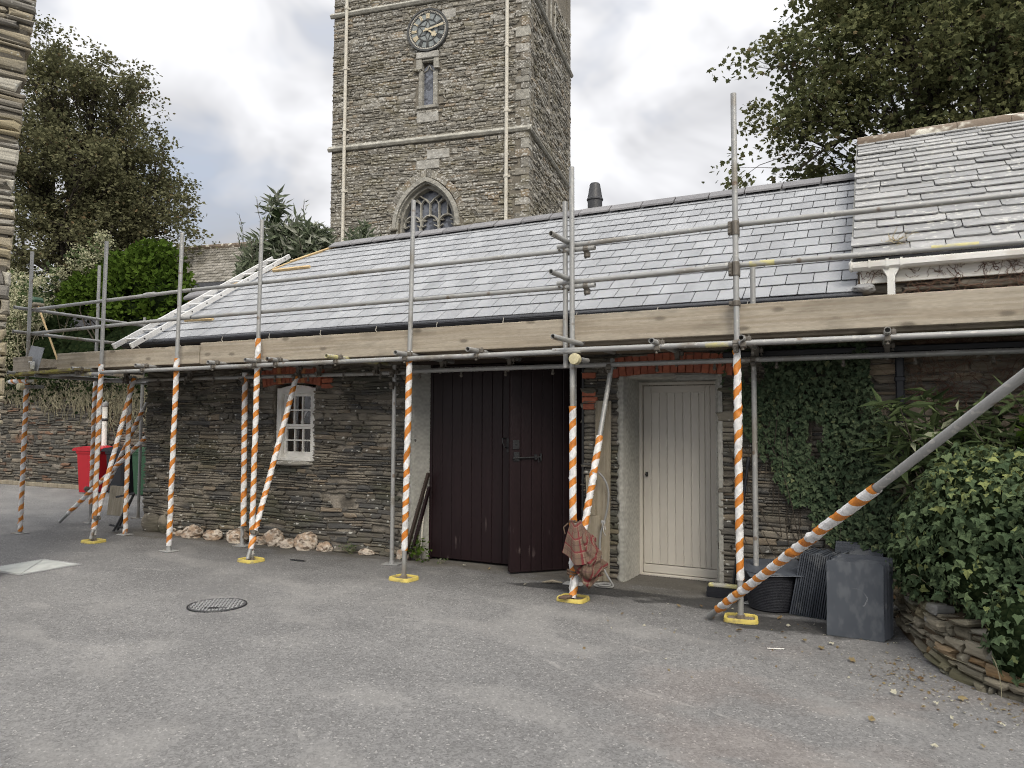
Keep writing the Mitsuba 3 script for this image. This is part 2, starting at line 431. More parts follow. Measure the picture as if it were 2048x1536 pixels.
mat('barn_stone', barn_stone, 0.86, 0.2)
stone_mat('tower_stone', (0.262, 0.246, 0.208), (0.195, 0.186, 0.163), (0.335, 0.32, 0.285), (0.52, 0.51, 0.475), 0.57, moss=(0.205, 0.185, 0.125), strata=14, rust=(0.25, 0.19, 0.125))
stone_mat('house_stone', (0.235, 0.20, 0.155), (0.165, 0.15, 0.125), (0.31, 0.25, 0.18), (0.42, 0.41, 0.37), 0.76, strata=30, rust=(0.25, 0.165, 0.105))
stone_mat('garden_stone', (0.125, 0.115, 0.095), (0.075, 0.073, 0.066), (0.19, 0.165, 0.13), (0.3, 0.3, 0.27), 0.8, strata=40, rust=(0.19, 0.10, 0.06))
stone_mat('corner_stone', (0.34, 0.30, 0.22), (0.19, 0.18, 0.16), (0.42, 0.40, 0.34), (0.5, 0.5, 0.45), 0.7, moss=(0.25, 0.21, 0.115), strata=75)
stone_mat('planter_stone', (0.205, 0.185, 0.142), (0.125, 0.115, 0.087), (0.21, 0.21, 0.20), (0.38, 0.36, 0.28), 0.72, moss=(0.11, 0.105, 0.05), strata=50, rust=(0.26, 0.15, 0.06))
stone_mat('ashlar', (0.36, 0.35, 0.31), (0.27, 0.26, 0.23), (0.4, 0.39, 0.36), (0.55, 0.55, 0.52), 0.66, strata=9)
mat('mortar', lambda p, n, uv: mix((0.11, 0.10, 0.085), (0.26, 0.235, 0.20), smoothstep(0.3, 0.7, f3(p, 5.0))) * (0.7 + 0.6 * n3(p, 60.0)), 0.95, 0.1)
mat('dark_joint', lambda p, n, uv: mix((0.055, 0.05, 0.042), (0.13, 0.12, 0.10), f3(p, 6.0)), 0.95, 0.1)
mat('quartz', lambda p, n, uv: mix(mix((0.50, 0.44, 0.37), (0.34, 0.25, 0.18), smoothstep(0.45, 0.65, f3(p, 9.0))), (0.16, 0.12, 0.09), smoothstep(0.52, 0.7, f3(p, 17.0, 30.0))), 0.75, 0.4)
mat('brick', lambda p, n, uv: mix(mix((0.44, 0.15, 0.09), (0.33, 0.115, 0.078), uv.x), (0.50, 0.23, 0.105), smoothstep(0.75, 0.9, uv.y)) * (0.65 + 0.7 * f3(p, 22.0)), 0.85, 0.2)
mat('cement', lambda p, n, uv: mix((0.25, 0.25, 0.225), (0.40, 0.39, 0.355), f3(p, 2.6, 1.4, 4)) * (0.8 + 0.4 * n3(p, 40.0)), 0.9, 0.2)


def asphalt(p, n, uv):
    d1, d2, w = voronoi(p.x * 92, p.y * 92)
    _, _, w2 = voronoi(p.x * 37 + 5, p.y * 37)
    big = fbm(p.x * 0.45, p.y * 0.7, 0.0, octaves=4)
    mid = fbm(p.x * 2.4 + 9, p.y * 3.2, 1.0, octaves=5)
    c = mix((0.140, 0.138, 0.137), (0.182, 0.179, 0.176), smoothstep(0.25, 0.77, 0.5 * big + 0.5 * mid))
    c = c * (0.69 + 0.42 * w + 0.22 * w2)
    c = mix(c, (0.40, 0.39, 0.375), 0.4 * smoothstep(0.965, 0.98, w))
    dust = fbm(p.x * 1.5 + 40, p.y * 2.6 + 0.5 * p.x, 3.0, octaves=5)
    c = mix(c, (0.32, 0.31, 0.295), 0.26 * smoothstep(0.52, 0.76, dust))
    red = smoothstep(0.50, 0.72, fbm(p.x * 1.6 + 3, p.y * 2.3 + 8, 5.0, octaves=5)) * smoothstep(1.7, 0.2, dr.abs(p.x + 0.5)) * smoothstep(6.2, 5.2, p.y)
    c = mix(c, (0.27, 0.19, 0.15), 0.14 * red)
    e = fbm(p.x * 3.0, p.y * 5.0, 2.0, octaves=4) - 0.5

    def scuff(x0, y0, x1, y1, wd):
        L = math.hypot(x1 - x0, y1 - y0); ux, uy = (x1 - x0) / L, (y1 - y0) / L
        t = (p.x - x0) * ux + (p.y - y0) * uy; d = dr.abs(-(p.x - x0) * uy + (p.y - y0) * ux + 0.03 * (noise(t * 4.0, x0) - 0.5))
        return smoothstep(wd, wd * 0.3, d) * smoothstep(0, 0.15, t) * smoothstep(L, L - 0.15, t) * smoothstep(0.42, 0.6, noise(t * 22.0, d * 60, x0))
    sc_ = mi.Float(0)
    for q in ((-5.4, 5.65, -4.3, 5.95, .02), (-7.9, 5.3, -6.9, 5.55, .025), (-6.2, 5.2, -5.4, 5.5, .02), (-1.9, 5.35, -1.2, 5.05, .018), (-.95, 5.75, -.55, 5.62, .02), (-2.3, 4.8, -1.0, 4.0, .03), (-3.9, 5.0, -3.2, 5.2, .015), (-9.0, 5.75, -8.1, 5.95, .025), (-1.6, 4.5, -.7, 4.2, .02), (-3.1, 3.3, -2.6, 2.9, .02)):
        sc_ = dr.maximum(sc_, scuff(*q))
    c = mix(c, (0.34, 0.33, 0.315), 0.32 * sc_)

    def spot(x, y, rx, ry): return smoothstep(1.15, 0.75, dr.sqrt(dr.square((p.x - x) / rx) + dr.square((p.y - y) / ry)) + 1.5 * e)
    wet = dr.maximum(dr.maximum(spot(-2.35, 6.82, 0.85, 0.20), spot(-1.35, 6.78, 0.75, 0.26)), dr.maximum(spot(-0.75, 6.42, 0.55, 0.28), spot(-3.1, 6.72, 0.35, 0.10)))
    c = c * (1 - 0.66 * wet)
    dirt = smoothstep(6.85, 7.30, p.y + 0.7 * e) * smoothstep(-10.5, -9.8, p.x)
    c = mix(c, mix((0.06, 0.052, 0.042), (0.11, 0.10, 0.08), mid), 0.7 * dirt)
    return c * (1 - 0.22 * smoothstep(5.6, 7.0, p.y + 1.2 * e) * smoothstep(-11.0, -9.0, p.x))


def asphalt_bump(p, n, uv):
    d1, d2, w = voronoi(p.x * 92, p.y * 92)
    return 0.003 * (1 - d1) + 0.002 * w


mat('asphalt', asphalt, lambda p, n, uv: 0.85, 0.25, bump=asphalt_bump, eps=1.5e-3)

mat('new_slate', lambda p, n, uv: mix((0.262, 0.272, 0.287), (0.318, 0.328, 0.343), uv.x) * (0.80 + 0.40 * fbm(p.x * 5.0, p.y * 2.0, p.z * 2.0, octaves=4)), lambda p, n, uv: 0.56 + 0.2 * uv.y, 0.35)
mat('old_slate', lambda p, n, uv: mix(mix((0.22, 0.222, 0.222), (0.31, 0.31, 0.305), uv.x) * (0.7 + 0.6 * f3(p, 9.0, 22.0)), (0.47, 0.465, 0.43), 0.7 * smoothstep(0.66, 0.76, 0.7 * n3(p, 30.0) + 0.3 * n3(p, 3.0))), 0.55, 0.5)
mat('stack_slate', lambda p, n, uv: mix(mix((0.034, 0.041, 0.054), (0.066, 0.075, 0.092), uv.x) * (0.75 + 0.5 * f3(p, 4.0)), (0.17, 0.18, 0.19), 0.55 * smoothstep(0.55, 0.74, f3(p, 6.0, 6.0, 5))), 0.5, 0.5)
def marked(p, n, uv):
    c = mix((0.048, 0.056, 0.070), (0.075, 0.085, 0.100), f3(p, 4.0, o=4))
    c = mix(c, (0.17, 0.18, 0.19), 0.28 * smoothstep(0.44, 0.70, fbm(p.x * 22, p.y * 22, p.z * 9, octaves=5)) + 0.25 * smoothstep(0.5, 0.75, f3(p, 4.0, o=4)))
    r = dr.sqrt(dr.square(p.x + 0.21) + dr.square(1.15 * (p.z - 0.30))) + 0.012 * (n3(p, 40.0) - 0.5)
    return mix(c, (0.24, 0.25, 0.26), 0.6 * smoothstep(0.006, 0.002, dr.abs(r - 0.075)) * smoothstep(0.45, 0.6, n3(p, 9.0)))


mat('marked_slate', marked, 0.5, 0.5)
mat('ridge_grey', lambda p, n, uv: mix((0.155, 0.153, 0.16), (0.215, 0.212, 0.218), uv.x) * (0.85 + 0.3 * f3(p, 9.0)), 0.6, 0.4)
mat('ridge_clay', lambda p, n, uv: mix(mix((0.15, 0.115, 0.088), (0.24, 0.20, 0.16), f3(p, 4.0)), (0.62, 0.60, 0.52), smoothstep(0.55, 0.7, f3(p, 8.0))), 0.9, 0.2)
mat('nave_slate', lambda p, n, uv: mix((0.17, 0.16, 0.135), (0.29, 0.275, 0.245), uv.x) * (0.7 + 0.6 * f3(p, 6.0)), 0.85, 0.2)
mat('felt', (0.06, 0.062, 0.068), 0.9, 0.1)
def galv(p, n, uv):
    c = mix(mix((0.31, 0.315, 0.31), (0.42, 0.42, 0.41), f3(p, 6.0)), (0.22, 0.19, 0.145), 0.65 * smoothstep(0.56, 0.74, f3(p, 2.7, o=4)))
    c = mix(c, (0.50, 0.49, 0.46), 0.8 * smoothstep(0.70, 0.76, 0.75 * n3(p, 42.0) + 0.25 * n3(p, 3.0)))
    return mix(c, (0.16, 0.105, 0.065), 0.7 * smoothstep(0.72, 0.80, 0.7 * n3(p, 17.0) + 0.3 * n3(p, 2.0)))


mat('galvanised', galv, lambda p, n, uv: 0.42 + 0.25 * f3(p, 14.0), 0.5, metallic=0.4)
mat('coupler_steel', lambda p, n, uv: mix((0.115, 0.10, 0.085), (0.20, 0.185, 0.16), f3(p, 30.0)), 0.55, 0.5, metallic=0.5)
mat('yellow_paint', lambda p, n, uv: mix((0.50, 0.46, 0.22), (0.38, 0.37, 0.32), smoothstep(0.42, 0.62, f3(p, 16.0))), 0.55, 0.4)


def tape(p, n, uv):
    k = uv.y / 0.18 - uv.x + 0.22 * (fbm(p.x * 9, p.y * 9, p.z * 9) - 0.5) + 0.9 * (noise(p.z * 1.7 + p.x * 0.9, p.y) - 0.5)
    s = k - dr.floor(k)
    o = smoothstep(0.02, 0.035, s) * (1 - smoothstep(0.44, 0.455, s))
    w = (0.88 + 0.24 * (n3(p, 45.0) - 0.5)) * (1 - 0.3 * smoothstep(0.55, 0.78, f3(p, 7.0, o=4)))
    return mix((0.80, 0.795, 0.785), mix((0.70, 0.27, 0.045), (0.62, 0.20, 0.03), n3(p, 12.0)), o) * w


mat('tape', tape, 0.42, 0.5)


def wood(c0, c1, knots=True, ax='x', dirt=0.2):
    def fn(p, n, uv):
        u, v, w = (p.x, p.z, p.y) if ax == 'x' else (p.z, p.x, p.y)
        v = v + 0.018 * (fbm(u * 1.4, v * 6, uv.x * 40) - 0.5)
        g = fbm(u * 1.1 + uv.x * 50, v * 46 + uv.y * 20, w * 30, octaves=4)
        c = mix(c0, c1, smoothstep(0.25, 0.75, g))
        if knots:
            d1, d2, k = voronoi(u * 2.1 + 31 * uv.x, v * 5.0 + 3)
            c = mix(c, tuple(0.45 * q for q in c1), 0.75 * smoothstep(0.16, 0.05, d1) * smoothstep(0.45, 0.5, k))
        st = fbm(u * 3.0, v * 9, 7.0)
        return c * (1 - dirt * smoothstep(0.5, 0.75, st)) * (0.9 + 0.2 * noise(u * 30, v * 120, w * 60))
    return fn


mat('plank', wood((0.40, 0.355, 0.285), (0.30, 0.255, 0.195)), 0.75, 0.3)
mat('deck_plank', wood((0.22, 0.19, 0.15), (0.15, 0.125, 0.095)), 0.85, 0.2)
mat('new_timber', wood((0.62, 0.47, 0.26), (0.52, 0.37, 0.19), False, dirt=0.1), 0.7, 0.3)
mat('board_tan', wood((0.30, 0.265, 0.205), (0.22, 0.19, 0.14), False, 'z'), 0.8, 0.25)
mat('dark_strip', (0.045, 0.033, 0.027), 0.7, 0.3)
mat('maroon_paint', lambda p, n, uv: mix((0.0095, 0.0042, 0.0056), (0.017, 0.0075, 0.0090), f3(p, 3.0, 0.7)) * (0.85 + 0.3 * noise(p.x * 60, p.y * 60, p.z * 3)) + mix((0, 0, 0), (0.10, 0.08, 0.075), smoothstep(0.78, 0.84, noise(p.x * 38, p.y * 38, p.z * 4.5)) * smoothstep(0.75, 0.1, p.z) * smoothstep(0.5, 0.7, f3(p, 4.0))), 0.45, 0.35)
mat('cream_paint', lambda p, n, uv: mix((0.475, 0.447, 0.395), (0.525, 0.497, 0.44), uv.x) * (0.93 + 0.14 * f3(p, 2.5, 1.0)), 0.45, 0.5)
mat('white_paint', lambda p, n, uv: mix((0.72, 0.71, 0.67), (0.60, 0.585, 0.54), smoothstep(0.5, 0.75, f3(p, 8.0))), 0.5, 0.45)
mat('white_plastic', lambda p, n, uv: mix((0.74, 0.74, 0.71), (0.60, 0.58, 0.53), smoothstep(0.55, 0.8, f3(p, 4.0))), 0.4, 0.5)
mat('black_plastic', (0.013, 0.014, 0.018), 0.38, 0.5)
mat('rubber', lambda p, n, uv: mix((0.013, 0.014, 0.02), (0.03, 0.032, 0.038), f3(p, 12.0)), 0.55, 0.4)
mat('red_plastic', (0.40, 0.016, 0.026), 0.42, 0.5)
mat('bin_dark', (0.017, 0.019, 0.024), 0.45, 0.5)
mat('bin_green', (0.03, 0.085, 0.045), 0.45, 0.5)
mat('aluminium', lambda p, n, uv: mix((0.76, 0.76, 0.75), (0.60, 0.60, 0.59), f3(p, 7.0)), 0.45, 0.5, metallic=0.1)
mat('iron_plate', (0.075, 0.076, 0.078), 0.6, 0.4)
mat('cast_iron', lambda p, n, uv: mix((0.27, 0.275, 0.28), (0.42, 0.42, 0.415), f3(p, 14.0)), 0.5, 0.5, metallic=0.4)
mat('black_iron', (0.02, 0.021, 0.023), 0.45, 0.5)
mat('lead_pipe', lambda p, n, uv: mix((0.66, 0.635, 0.56), (0.54, 0.51, 0.44), f3(p, 2.0)), 0.7, 0.3)
mat('grey_metal', (0.045, 0.046, 0.05), 0.5, 0.5)
mat('leaded_glass', lambda p, n, uv: mix((0.15, 0.165, 0.20), (0.06, 0.065, 0.08), smoothstep(0.45, 0.62, 0.5 * n3(p, 14.0) + 0.5 * n3(p, 5.0))), 0.22, 0.6)
mat('dial_blue', (0.24, 0.265, 0.265), 0.5, 0.4)
mat('dial_dark', lambda p, n, uv: mix((0.045, 0.05, 0.055), (0.10, 0.10, 0.095), f3(p, 9.0)), 0.6, 0.4)
mat('gilt', (0.55, 0.48, 0.34), 0.5, 0.5)
mat('cable_grey', (0.22, 0.22, 0.215), 0.6, 0.4)
mat('rope_brown', (0.14, 0.10, 0.075), 0.9, 0.1)
scene['window_glass'] = {'type': 'thindielectric', 'int_ior': 1.5}


def plaid(p, n, uv):
    def band(x, per, a, b):
        s = x / per - dr.floor(x / per)
        return smoothstep(a - 0.012, a, s) * (1 - smoothstep(b, b + 0.012, s))
    c = mi.Color3f(0.135, 0.094, 0.070)
    th = 0.5 + 0.5 * dr.sin(uv.x * 900) * dr.sin(uv.y * 900)
    for x in (uv.x, uv.y):
        c = mix(c, (0.155, 0.022, 0.030), 0.8 * band(x, 0.115, 0.12, 0.24))
        c = mix(c, (0.24, 0.175, 0.135), 0.6 * band(x, 0.115, 0.26, 0.31))
        c = mix(c, (0.085, 0.045, 0.045), 0.6 * band(x, 0.115, 0.62, 0.68))
    return c * (0.85 + 0.3 * th)


mat('plaid', plaid, 0.9, 0.1, sheen=0.3)


def leaf_mat(name, a, b, c=None, at=0.9, rough=0.5, trans=0.5):
    def fn(p, n, uv):
        k = mix(a, b, uv.x)
        if c is not None: k = mix(k, c, smoothstep(at, at + 0.06, uv.y))
        return k
    scene[name] = {'type': 'principledthin', 'base_color': proc(fn), 'roughness': rough, 'diff_trans': trans, 'eta': 1.4}


leaf_mat('leaf_brown', (0.115, 0.122, 0.066), (0.205, 0.20, 0.112), (0.22, 0.15, 0.085), 0.95)
leaf_mat('leaf_sycamore', (0.088, 0.108, 0.054), (0.21, 0.215, 0.10), (0.24, 0.19, 0.11), 0.95)
leaf_mat('leaf_bright', (0.028, 0.058, 0.010), (0.095, 0.15, 0.026))
leaf_mat('leaf_hedge', (0.010, 0.018, 0.008), (0.030, 0.042, 0.018))
leaf_mat('leaf_grey', (0.10, 0.13, 0.08), (0.20, 0.23, 0.155), (0.36, 0.375, 0.31), 0.76)
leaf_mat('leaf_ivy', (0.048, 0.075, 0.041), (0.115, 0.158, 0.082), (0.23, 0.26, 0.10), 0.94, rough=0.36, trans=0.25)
leaf_mat('leaf_wall_ivy', (0.045, 0.072, 0.042), (0.115, 0.152, 0.088), (0.20, 0.23, 0.12), 0.93, rough=0.42, trans=0.25)
leaf_mat('leaf_shrub', (0.055, 0.082, 0.038), (0.13, 0.17, 0.075), (0.28, 0.30, 0.20), 0.9)
leaf_mat('blossom', (0.60, 0.58, 0.42), (0.36, 0.37, 0.22))
leaf_mat('dead_leaf', (0.30, 0.24, 0.13), (0.17, 0.11, 0.06), (0.5, 0.48, 0.38), 0.75)
mat('dry_vine', lambda p, n, uv: mix((0.24, 0.22, 0.155), (0.13, 0.125, 0.085), uv.x), 0.9, 0.1)
mat('red_vine', lambda p, n, uv: mix((0.12, 0.065, 0.05), (0.19, 0.125, 0.09), uv.x), 0.9, 0.1)
mat('bark', lambda p, n, uv: mix((0.05, 0.042, 0.035), (0.085, 0.075, 0.062), f3(p, 8.0)), 0.95, 0.1)
mat('soil', lambda p, n, uv: mix((0.05, 0.037, 0.026), (0.10, 0.08, 0.055), f3(p, 9.0)), 0.95, 0.1)


# ------------------------------------------------------------------ ground
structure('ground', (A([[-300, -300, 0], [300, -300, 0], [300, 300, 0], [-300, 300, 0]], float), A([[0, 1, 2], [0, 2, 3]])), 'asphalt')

# ------------------------------------------------------------------ stone barn: walls
X3, Y3, Z3 = A([1.0, 0, 0]), A([0, 1.0, 0]), A([0, 0, 1.0])
WY = 7.35                                   # outer face of the front wall
barn = thing('stone_barn', 'low old stone outbuilding with new slate roof, maroon double doors and cream door', 'building')
rng = np.random.default_rng(11)
XL, XR = -9.80, -0.19
core = [box(XL, -7.26, WY + .03, WY + .5, 0, 2.72), box(-7.26, -6.56, WY + .03, WY + .5, 0, 1.06), box(-7.26, -6.56, WY + .03, WY + .5, 2.12, 2.72),
        box(-6.56, -4.98, WY + .03, WY + .5, 0, 2.72), box(-4.98, -2.86, WY + .03, WY + .5, 2.36, 2.72), box(-2.86, -2.44, WY + .03, WY + .5, 0, 2.72),
        box(-2.44, -1.44, WY + .03, WY + .5, 2.12, 2.72), box(-1.44, XR, WY + .03, WY + .5, 0, 2.72),
        box(XL, XL + .5, WY + .5, 12.3, 0, 2.72), box(XL + .5, XR, 11.9, 12.3, 0, 2.72), prism([(WY + .5, 0), (11.9, 0), (11.9, 2.85), (9.8, 4.48), (WY + .5, 3.12)], XR - .35, XR - .01, Y3, Z3, X3)]
wall = part(barn, 'wall', join(core), 'mortar')
holes = [(-7.26, -6.56, 1.02, 2.10), (-7.46, -6.28, 2.02, 2.31), (-4.98, -2.86, -1, 2.36), (-2.44, -1.44, -1, 2.11), (-2.52, -1.30, 2.07, 2.33)]
st = rubble(XL, XR, 0.0, 2.70, rng, h=(0.024, 0.062), l=(0.09, 0.42), gap=0.008, holes=holes, wave=0.036, split=0.2, seed=3,
            keep=lambda x, z: not (-9.85 < x < -9.40 and z < 0.27))
ms = stone_meshes(st, (0, WY, 0), (1, 0, 0), rng, proud=0.018, cham=0.01, back=0.05)
hid = [(-9.8 < s[:, 0].mean() < -1.0 and 2.24 < s[:, 1].mean()) or s[:, 0].mean() > -1.3 for s in st]
lay(wall, 'stone', ms, 'barn_stone', 300, 'rubble_fill', [np.prod(np.ptp(s, axis=0)) * (0.2 if h else 1) for s, h in zip(st, hid)])
part(wall, 'corner_stone', rock((-9.60, WY + .02, .12), (0.21, .09, .16), 5, 2, 0.15), 'barn_stone', uv=(0.2, 0.2))
part(wall, 'corner_stone', rock((-9.31, WY - .01, .13), (0.09, .07, .14), 9, 2, 0.2), 'barn_stone', uv=(0.05, 0.2))


def arch_bricks(xa, xb, zb, rise, h, n, y, depth=0.11):
    xc = (xa + xb) / 2; R = ((xb - xa) ** 2 / 4 + rise ** 2) / (2 * rise); cz = zb + rise - R
    a = math.asin((xb - xa) / 2 / R)
    for i in range(n):
        t0, t1 = -a + 2 * a * i / n, -a + 2 * a * (i + 1) / n; g = 0.0045 / R
        q = [(xc + r * math.sin(t), cz + r * math.cos(t)) for r, t in ((R, t0 + g), (R, t1 - g), (R + h, t1 - g), (R + h, t0 + g))]
        part(wall, 'brick', prism(q, -depth, 0.006 * rng.uniform(-1, 1) + 0.01, (1, 0, 0), (0, 0, 1), (0, -1, 0), (0, y, 0)), 'brick', uv=tuple(rng.random(2)))


arch_bricks(-7.44, -6.46, 2.075, 0.055, 0.215, 15, WY)
for k, (x, z) in enumerate(((-6.44, 2.045), (-6.43, 2.115), (-6.44, 2.185))):
    part(wall, 'brick', cbox(x, x + .17 + .02 * (k == 0), WY - .012, WY + .06, z, z + .058, .006), 'brick', uv=tuple(rng.random(2)))
arch_bricks(-2.52, -1.30, 2.085, 0.045, 0.20, 16, WY)
for x, z, w in ((-2.86, 2.09, .15), (-2.86, 1.83, .17), (-2.85, 1.76, .13), (-2.86, 1.9, .15)):
    part(wall, 'brick', cbox(x, x + w, WY - .016, WY + .06, z, z + .06, .006), 'brick', uv=tuple(rng.random(2)))
part(wall, 'lintel', box(-4.98, -2.86, WY, WY + .4, 2.30, 2.36), 'dark_strip')


def lumpy(x0, x1, z0, z1, y, rng, nx=4, nz=26, ragged=(0.0, 0.03), thick=0.05, bulge=0.01):
    """a coat of render with ragged sides"""
    xs = np.linspace(0, 1, nx); zs = np.linspace(z0, z1, nz); v = []
    for i, z in enumerate(zs):
        a = x0 - ragged[0] * rng.random() * 2; b = x1 + ragged[1] * (rng.random() * 2 - .6)
        for s in xs: v.append((a + (b - a) * s, y + bulge * rng.uniform(-1, 1) + (thick * .4 if s in (0, 1) else 0), z))
    v = A(v); i, j = np.meshgrid(np.arange(nz - 1), np.arange(nx - 1), indexing='ij')
    q = np.stack([i * nx + j, i * nx + j + 1, (i + 1) * nx + j + 1, (i + 1) * nx + j], -1).reshape(-1, 4)
    n = len(v); back = v + A([0, thick, 0])
    f = np.vstack([q[:, [0, 1, 2]], q[:, [0, 2, 3]]]); e = []
    for i in range(nz - 1):
        for a, b in ((i * nx, (i + 1) * nx), ((i + 1) * nx + nx - 1, i * nx + nx - 1)): e += [[a, b, n + b], [a, n + b, n + a]]
    return np.vstack([v, back]), np.vstack([f, A(e)])


# rendered reveals of the two doorways
part(wall, 'render', lumpy(-5.05, -4.97, 0, 2.3, WY - .022, rng, nz=70, ragged=(0.018, 0.004), thick=.045, bulge=.004), 'cement', 45)
part(wall, 'render', prism([(-4.985, WY - .02), (-4.84, WY + .13), (-4.84, WY + .42), (-5.0, WY + .42)], 0, 2.3), 'cement')
part(wall, 'render', lumpy(-2.45, -2.385, 0, 2.08, WY - .026, rng, nz=70, ragged=(0.016, 0.004), thick=.05, bulge=.006), 'cement', 45)
part(wall, 'render', prism([(-2.44, WY - .025), (-2.395, WY - .03), (-2.375, WY + .05), (-2.365, WY + .43), (-2.44, WY + .43)], 0, 2.1), 'cement')
part(wall, 'render', prism([(-1.475, WY + .05), (-1.44, WY - .01), (-1.40, WY - .01), (-1.40, WY + .43), (-1.475, WY + .43)], 0, 2.1), 'cement')
part(wall, 'render', lumpy(-1.85, -1.42, 2.05, 2.10, WY - .012, rng, nx=9, nz=4, ragged=(.02, .02), thick=.03), 'cement', 45)
part(wall, 'soffit', box(-2.44, -1.44, WY + .02, WY + .5, 2.085, 2.12), 'cement')
part(wall, 'door_lintel', box(-2.365, -1.475, 7.775, 7.84, 2.0602, 2.0848), 'cement')

# window
win = part(barn, 'window', join([cbox(-7.24, -7.16, WY + .04, WY + .16, 1.10, 2.06), cbox(-6.65, -6.575, WY + .04, WY + .16, 1.10, 2.06), cbox(-7.16, -6.65, WY + .045, WY + .16, 1.10, 1.145),
           prism([(-7.16, 1.985), (-6.65, 1.985), (-6.65, 2.065), (-6.78, 2.09), (-6.905, 2.10), (-7.03, 2.09), (-7.16, 2.065)], -.10, 0, (1, 0, 0), (0, 0, 1), (0, -1, 0), (0, WY + .05, 0))]), 'white_paint')
for nm, y, z0, z1, dx in (('sash', WY + .085, 1.555, 1.985, 0), ('sash', WY + .10, 1.145, 1.555, 0)):
    x0, x1 = -7.155, -6.655; zb, zt = z0 + (.03 if z0 > 1.3 else .075), z1 - .035
    s = [cbox(x0, x0 + .04, y, y + .04, z0, z1, .004), cbox(x1 - .04, x1, y, y + .04, z0, z1, .004), cbox(x0 + .04, x1 - .04, y + .002, y + .038, z0, zb, .004), cbox(x0 + .04, x1 - .04, y + .002, y + .038, zt, z1, .004)]
    for k in (1, 2):
        xm = x0 + .04 + (x1 - x0 - .08) * k / 3; s.append(box(xm - .0095, xm + .0095, y + .004, y + .034, zb, zt))
    zm = (zb + zt) / 2; s.append(box(x0 + .04, x1 - .04, y + .006, y + .032, zm - .0095, zm + .0095))
    part(win, nm, join(s), 'white_paint')
    xs = np.linspace(x0 + .04, x1 - .04, 4)
    for i in range(3):
        for a, b in ((zb, zm), (zm, zt)):
            part(win, 'pane', (A([[xs[i], y + .02, a], [xs[i + 1], y + .02, a], [xs[i + 1], y + .02, b], [xs[i], y + .02, b]]), A([[0, 1, 2], [0, 2, 3]])), 'window_glass')
part(win, 'sill', rock((-6.93, WY + .02, 1.07), (.37, .10, .034), 3, 3, .08), 'ashlar', uv=(.8, .3))
part(win, 'curtain', (A([[-7.2, WY + .42, 1.0], [-6.6, WY + .42, 1.0], [-6.6, WY + .42, 2.1], [-7.2, WY + .42, 2.1]]), A([[0, 1, 2], [0, 2, 3]])), 'dark_strip')
part(win, 'inner_bar', tube([(-6.93, WY + .18, 1.60), (-6.84, WY + .18, 1.76)], .012, 6), 'white_paint')


def plank_leaf(key, o, ex, w, h, z0, n, bsdf, t=.035):
    """a door leaf of upright boards with bevelled edges; o is its lower left corner"""
    ex = A(ex, float) / np.linalg.norm(ex); ny = A([-ex[1], ex[0], 0])
    M = np.stack([ex, ny, [0, 0, 1]], 1)
    edges = np.linspace(0, w, n + 1)
    for i in range(n):
        part(key, 'board', move(cbox(edges[i] + .0015, edges[i + 1] - .0015, rng.uniform(0, .002), t, z0, h, .0055), M, o), bsdf, uv=tuple(rng.random(2)))
    return M


# maroon double doors: left leaf shut, right leaf swung out
dl = part(barn, 'door', box(-4.80, -3.74, WY + .145, WY + .17, .03, 2.29), 'maroon_paint', label='maroon plank door leaf standing shut on the left')
plank_leaf(dl, (-4.81, WY + .105, 0), (1, 0, 0), 1.075, 2.29, .025, 8, 'maroon_paint')
part(dl, 'edge_strip', cbox(-3.775, -3.735, WY + .085, WY + .105, .03, 2.29, .004), 'black_iron')
part(dl, 'handle', join([tube([(-3.83, WY + .09, 1.44), (-3.84, WY + .045, 1.435), (-3.83, WY + .035, 1.39), (-3.805, WY + .04, 1.34), (-3.79, WY + .09, 1.33)], .008, 8), cbox(-3.81, -3.76, WY + .088, WY + .105, 1.28, 1.44, .003), cbox(-3.77, -3.735, WY + .085, WY + .105, 1.22, 1.31, .003)]), 'black_iron')
p0, p1 = A([-3.575, 7.075, 0]), A([-2.985, 7.70, 0]); L = np.linalg.norm(p1 - p0)
d2 = part(barn, 'door', move(box(0, L, .036, .06, .03, 2.24), np.stack([(p1 - p0) / L, A([-(p1 - p0)[1], (p1 - p0)[0], 0]) / L, [0, 0, 1]], 1), p0), 'maroon_paint', label='maroon plank door leaf swung ajar on the right with a black bolt')
M2 = plank_leaf(d2, p0, p1 - p0, L, 2.24, .02, 7, 'maroon_paint')
part(d2, 'bolt', move(join([cbox(.035, .10, -.012, 0, 1.20, 1.30, .003), cbox(.045, .085, -.022, -.012, 1.215, 1.285, .003), tube([(.02, -.022, 1.235), (.34, -.022, 1.245)], .009, 8), cbox(.27, .30, -.028, 0, 1.215, 1.275, .003), cbox(.335, .355, -.028, 0, 1.205, 1.285, .003), tube([(.31, -.02, 1.245), (.31, -.05, 1.20), (.30, -.05, 1.19)], .006, 6)]), M2, p0), 'black_iron')
part(d2, 'lock_plate', move(join([cbox(.025, .10, -.008, 0, 1.33, 1.43, .003), sphere((.06, -.012, 1.385), .011, 6)]), M2, p0), 'black_iron')
part(barn, 'door_post', cbox(-4.845, -4.81, WY + .10, WY + .2, 0, 2.31, .003), 'maroon_paint'); part(barn, 'door_post', cbox(-2.90, -2.86, WY + .3, WY + .42, 0, 2.31, .003), 'maroon_paint')
part(barn, 'jamb', join([cbox(-2.865, -2.84, WY - .01, WY + .3, 0, 2.3, .004)]), 'black_iron')

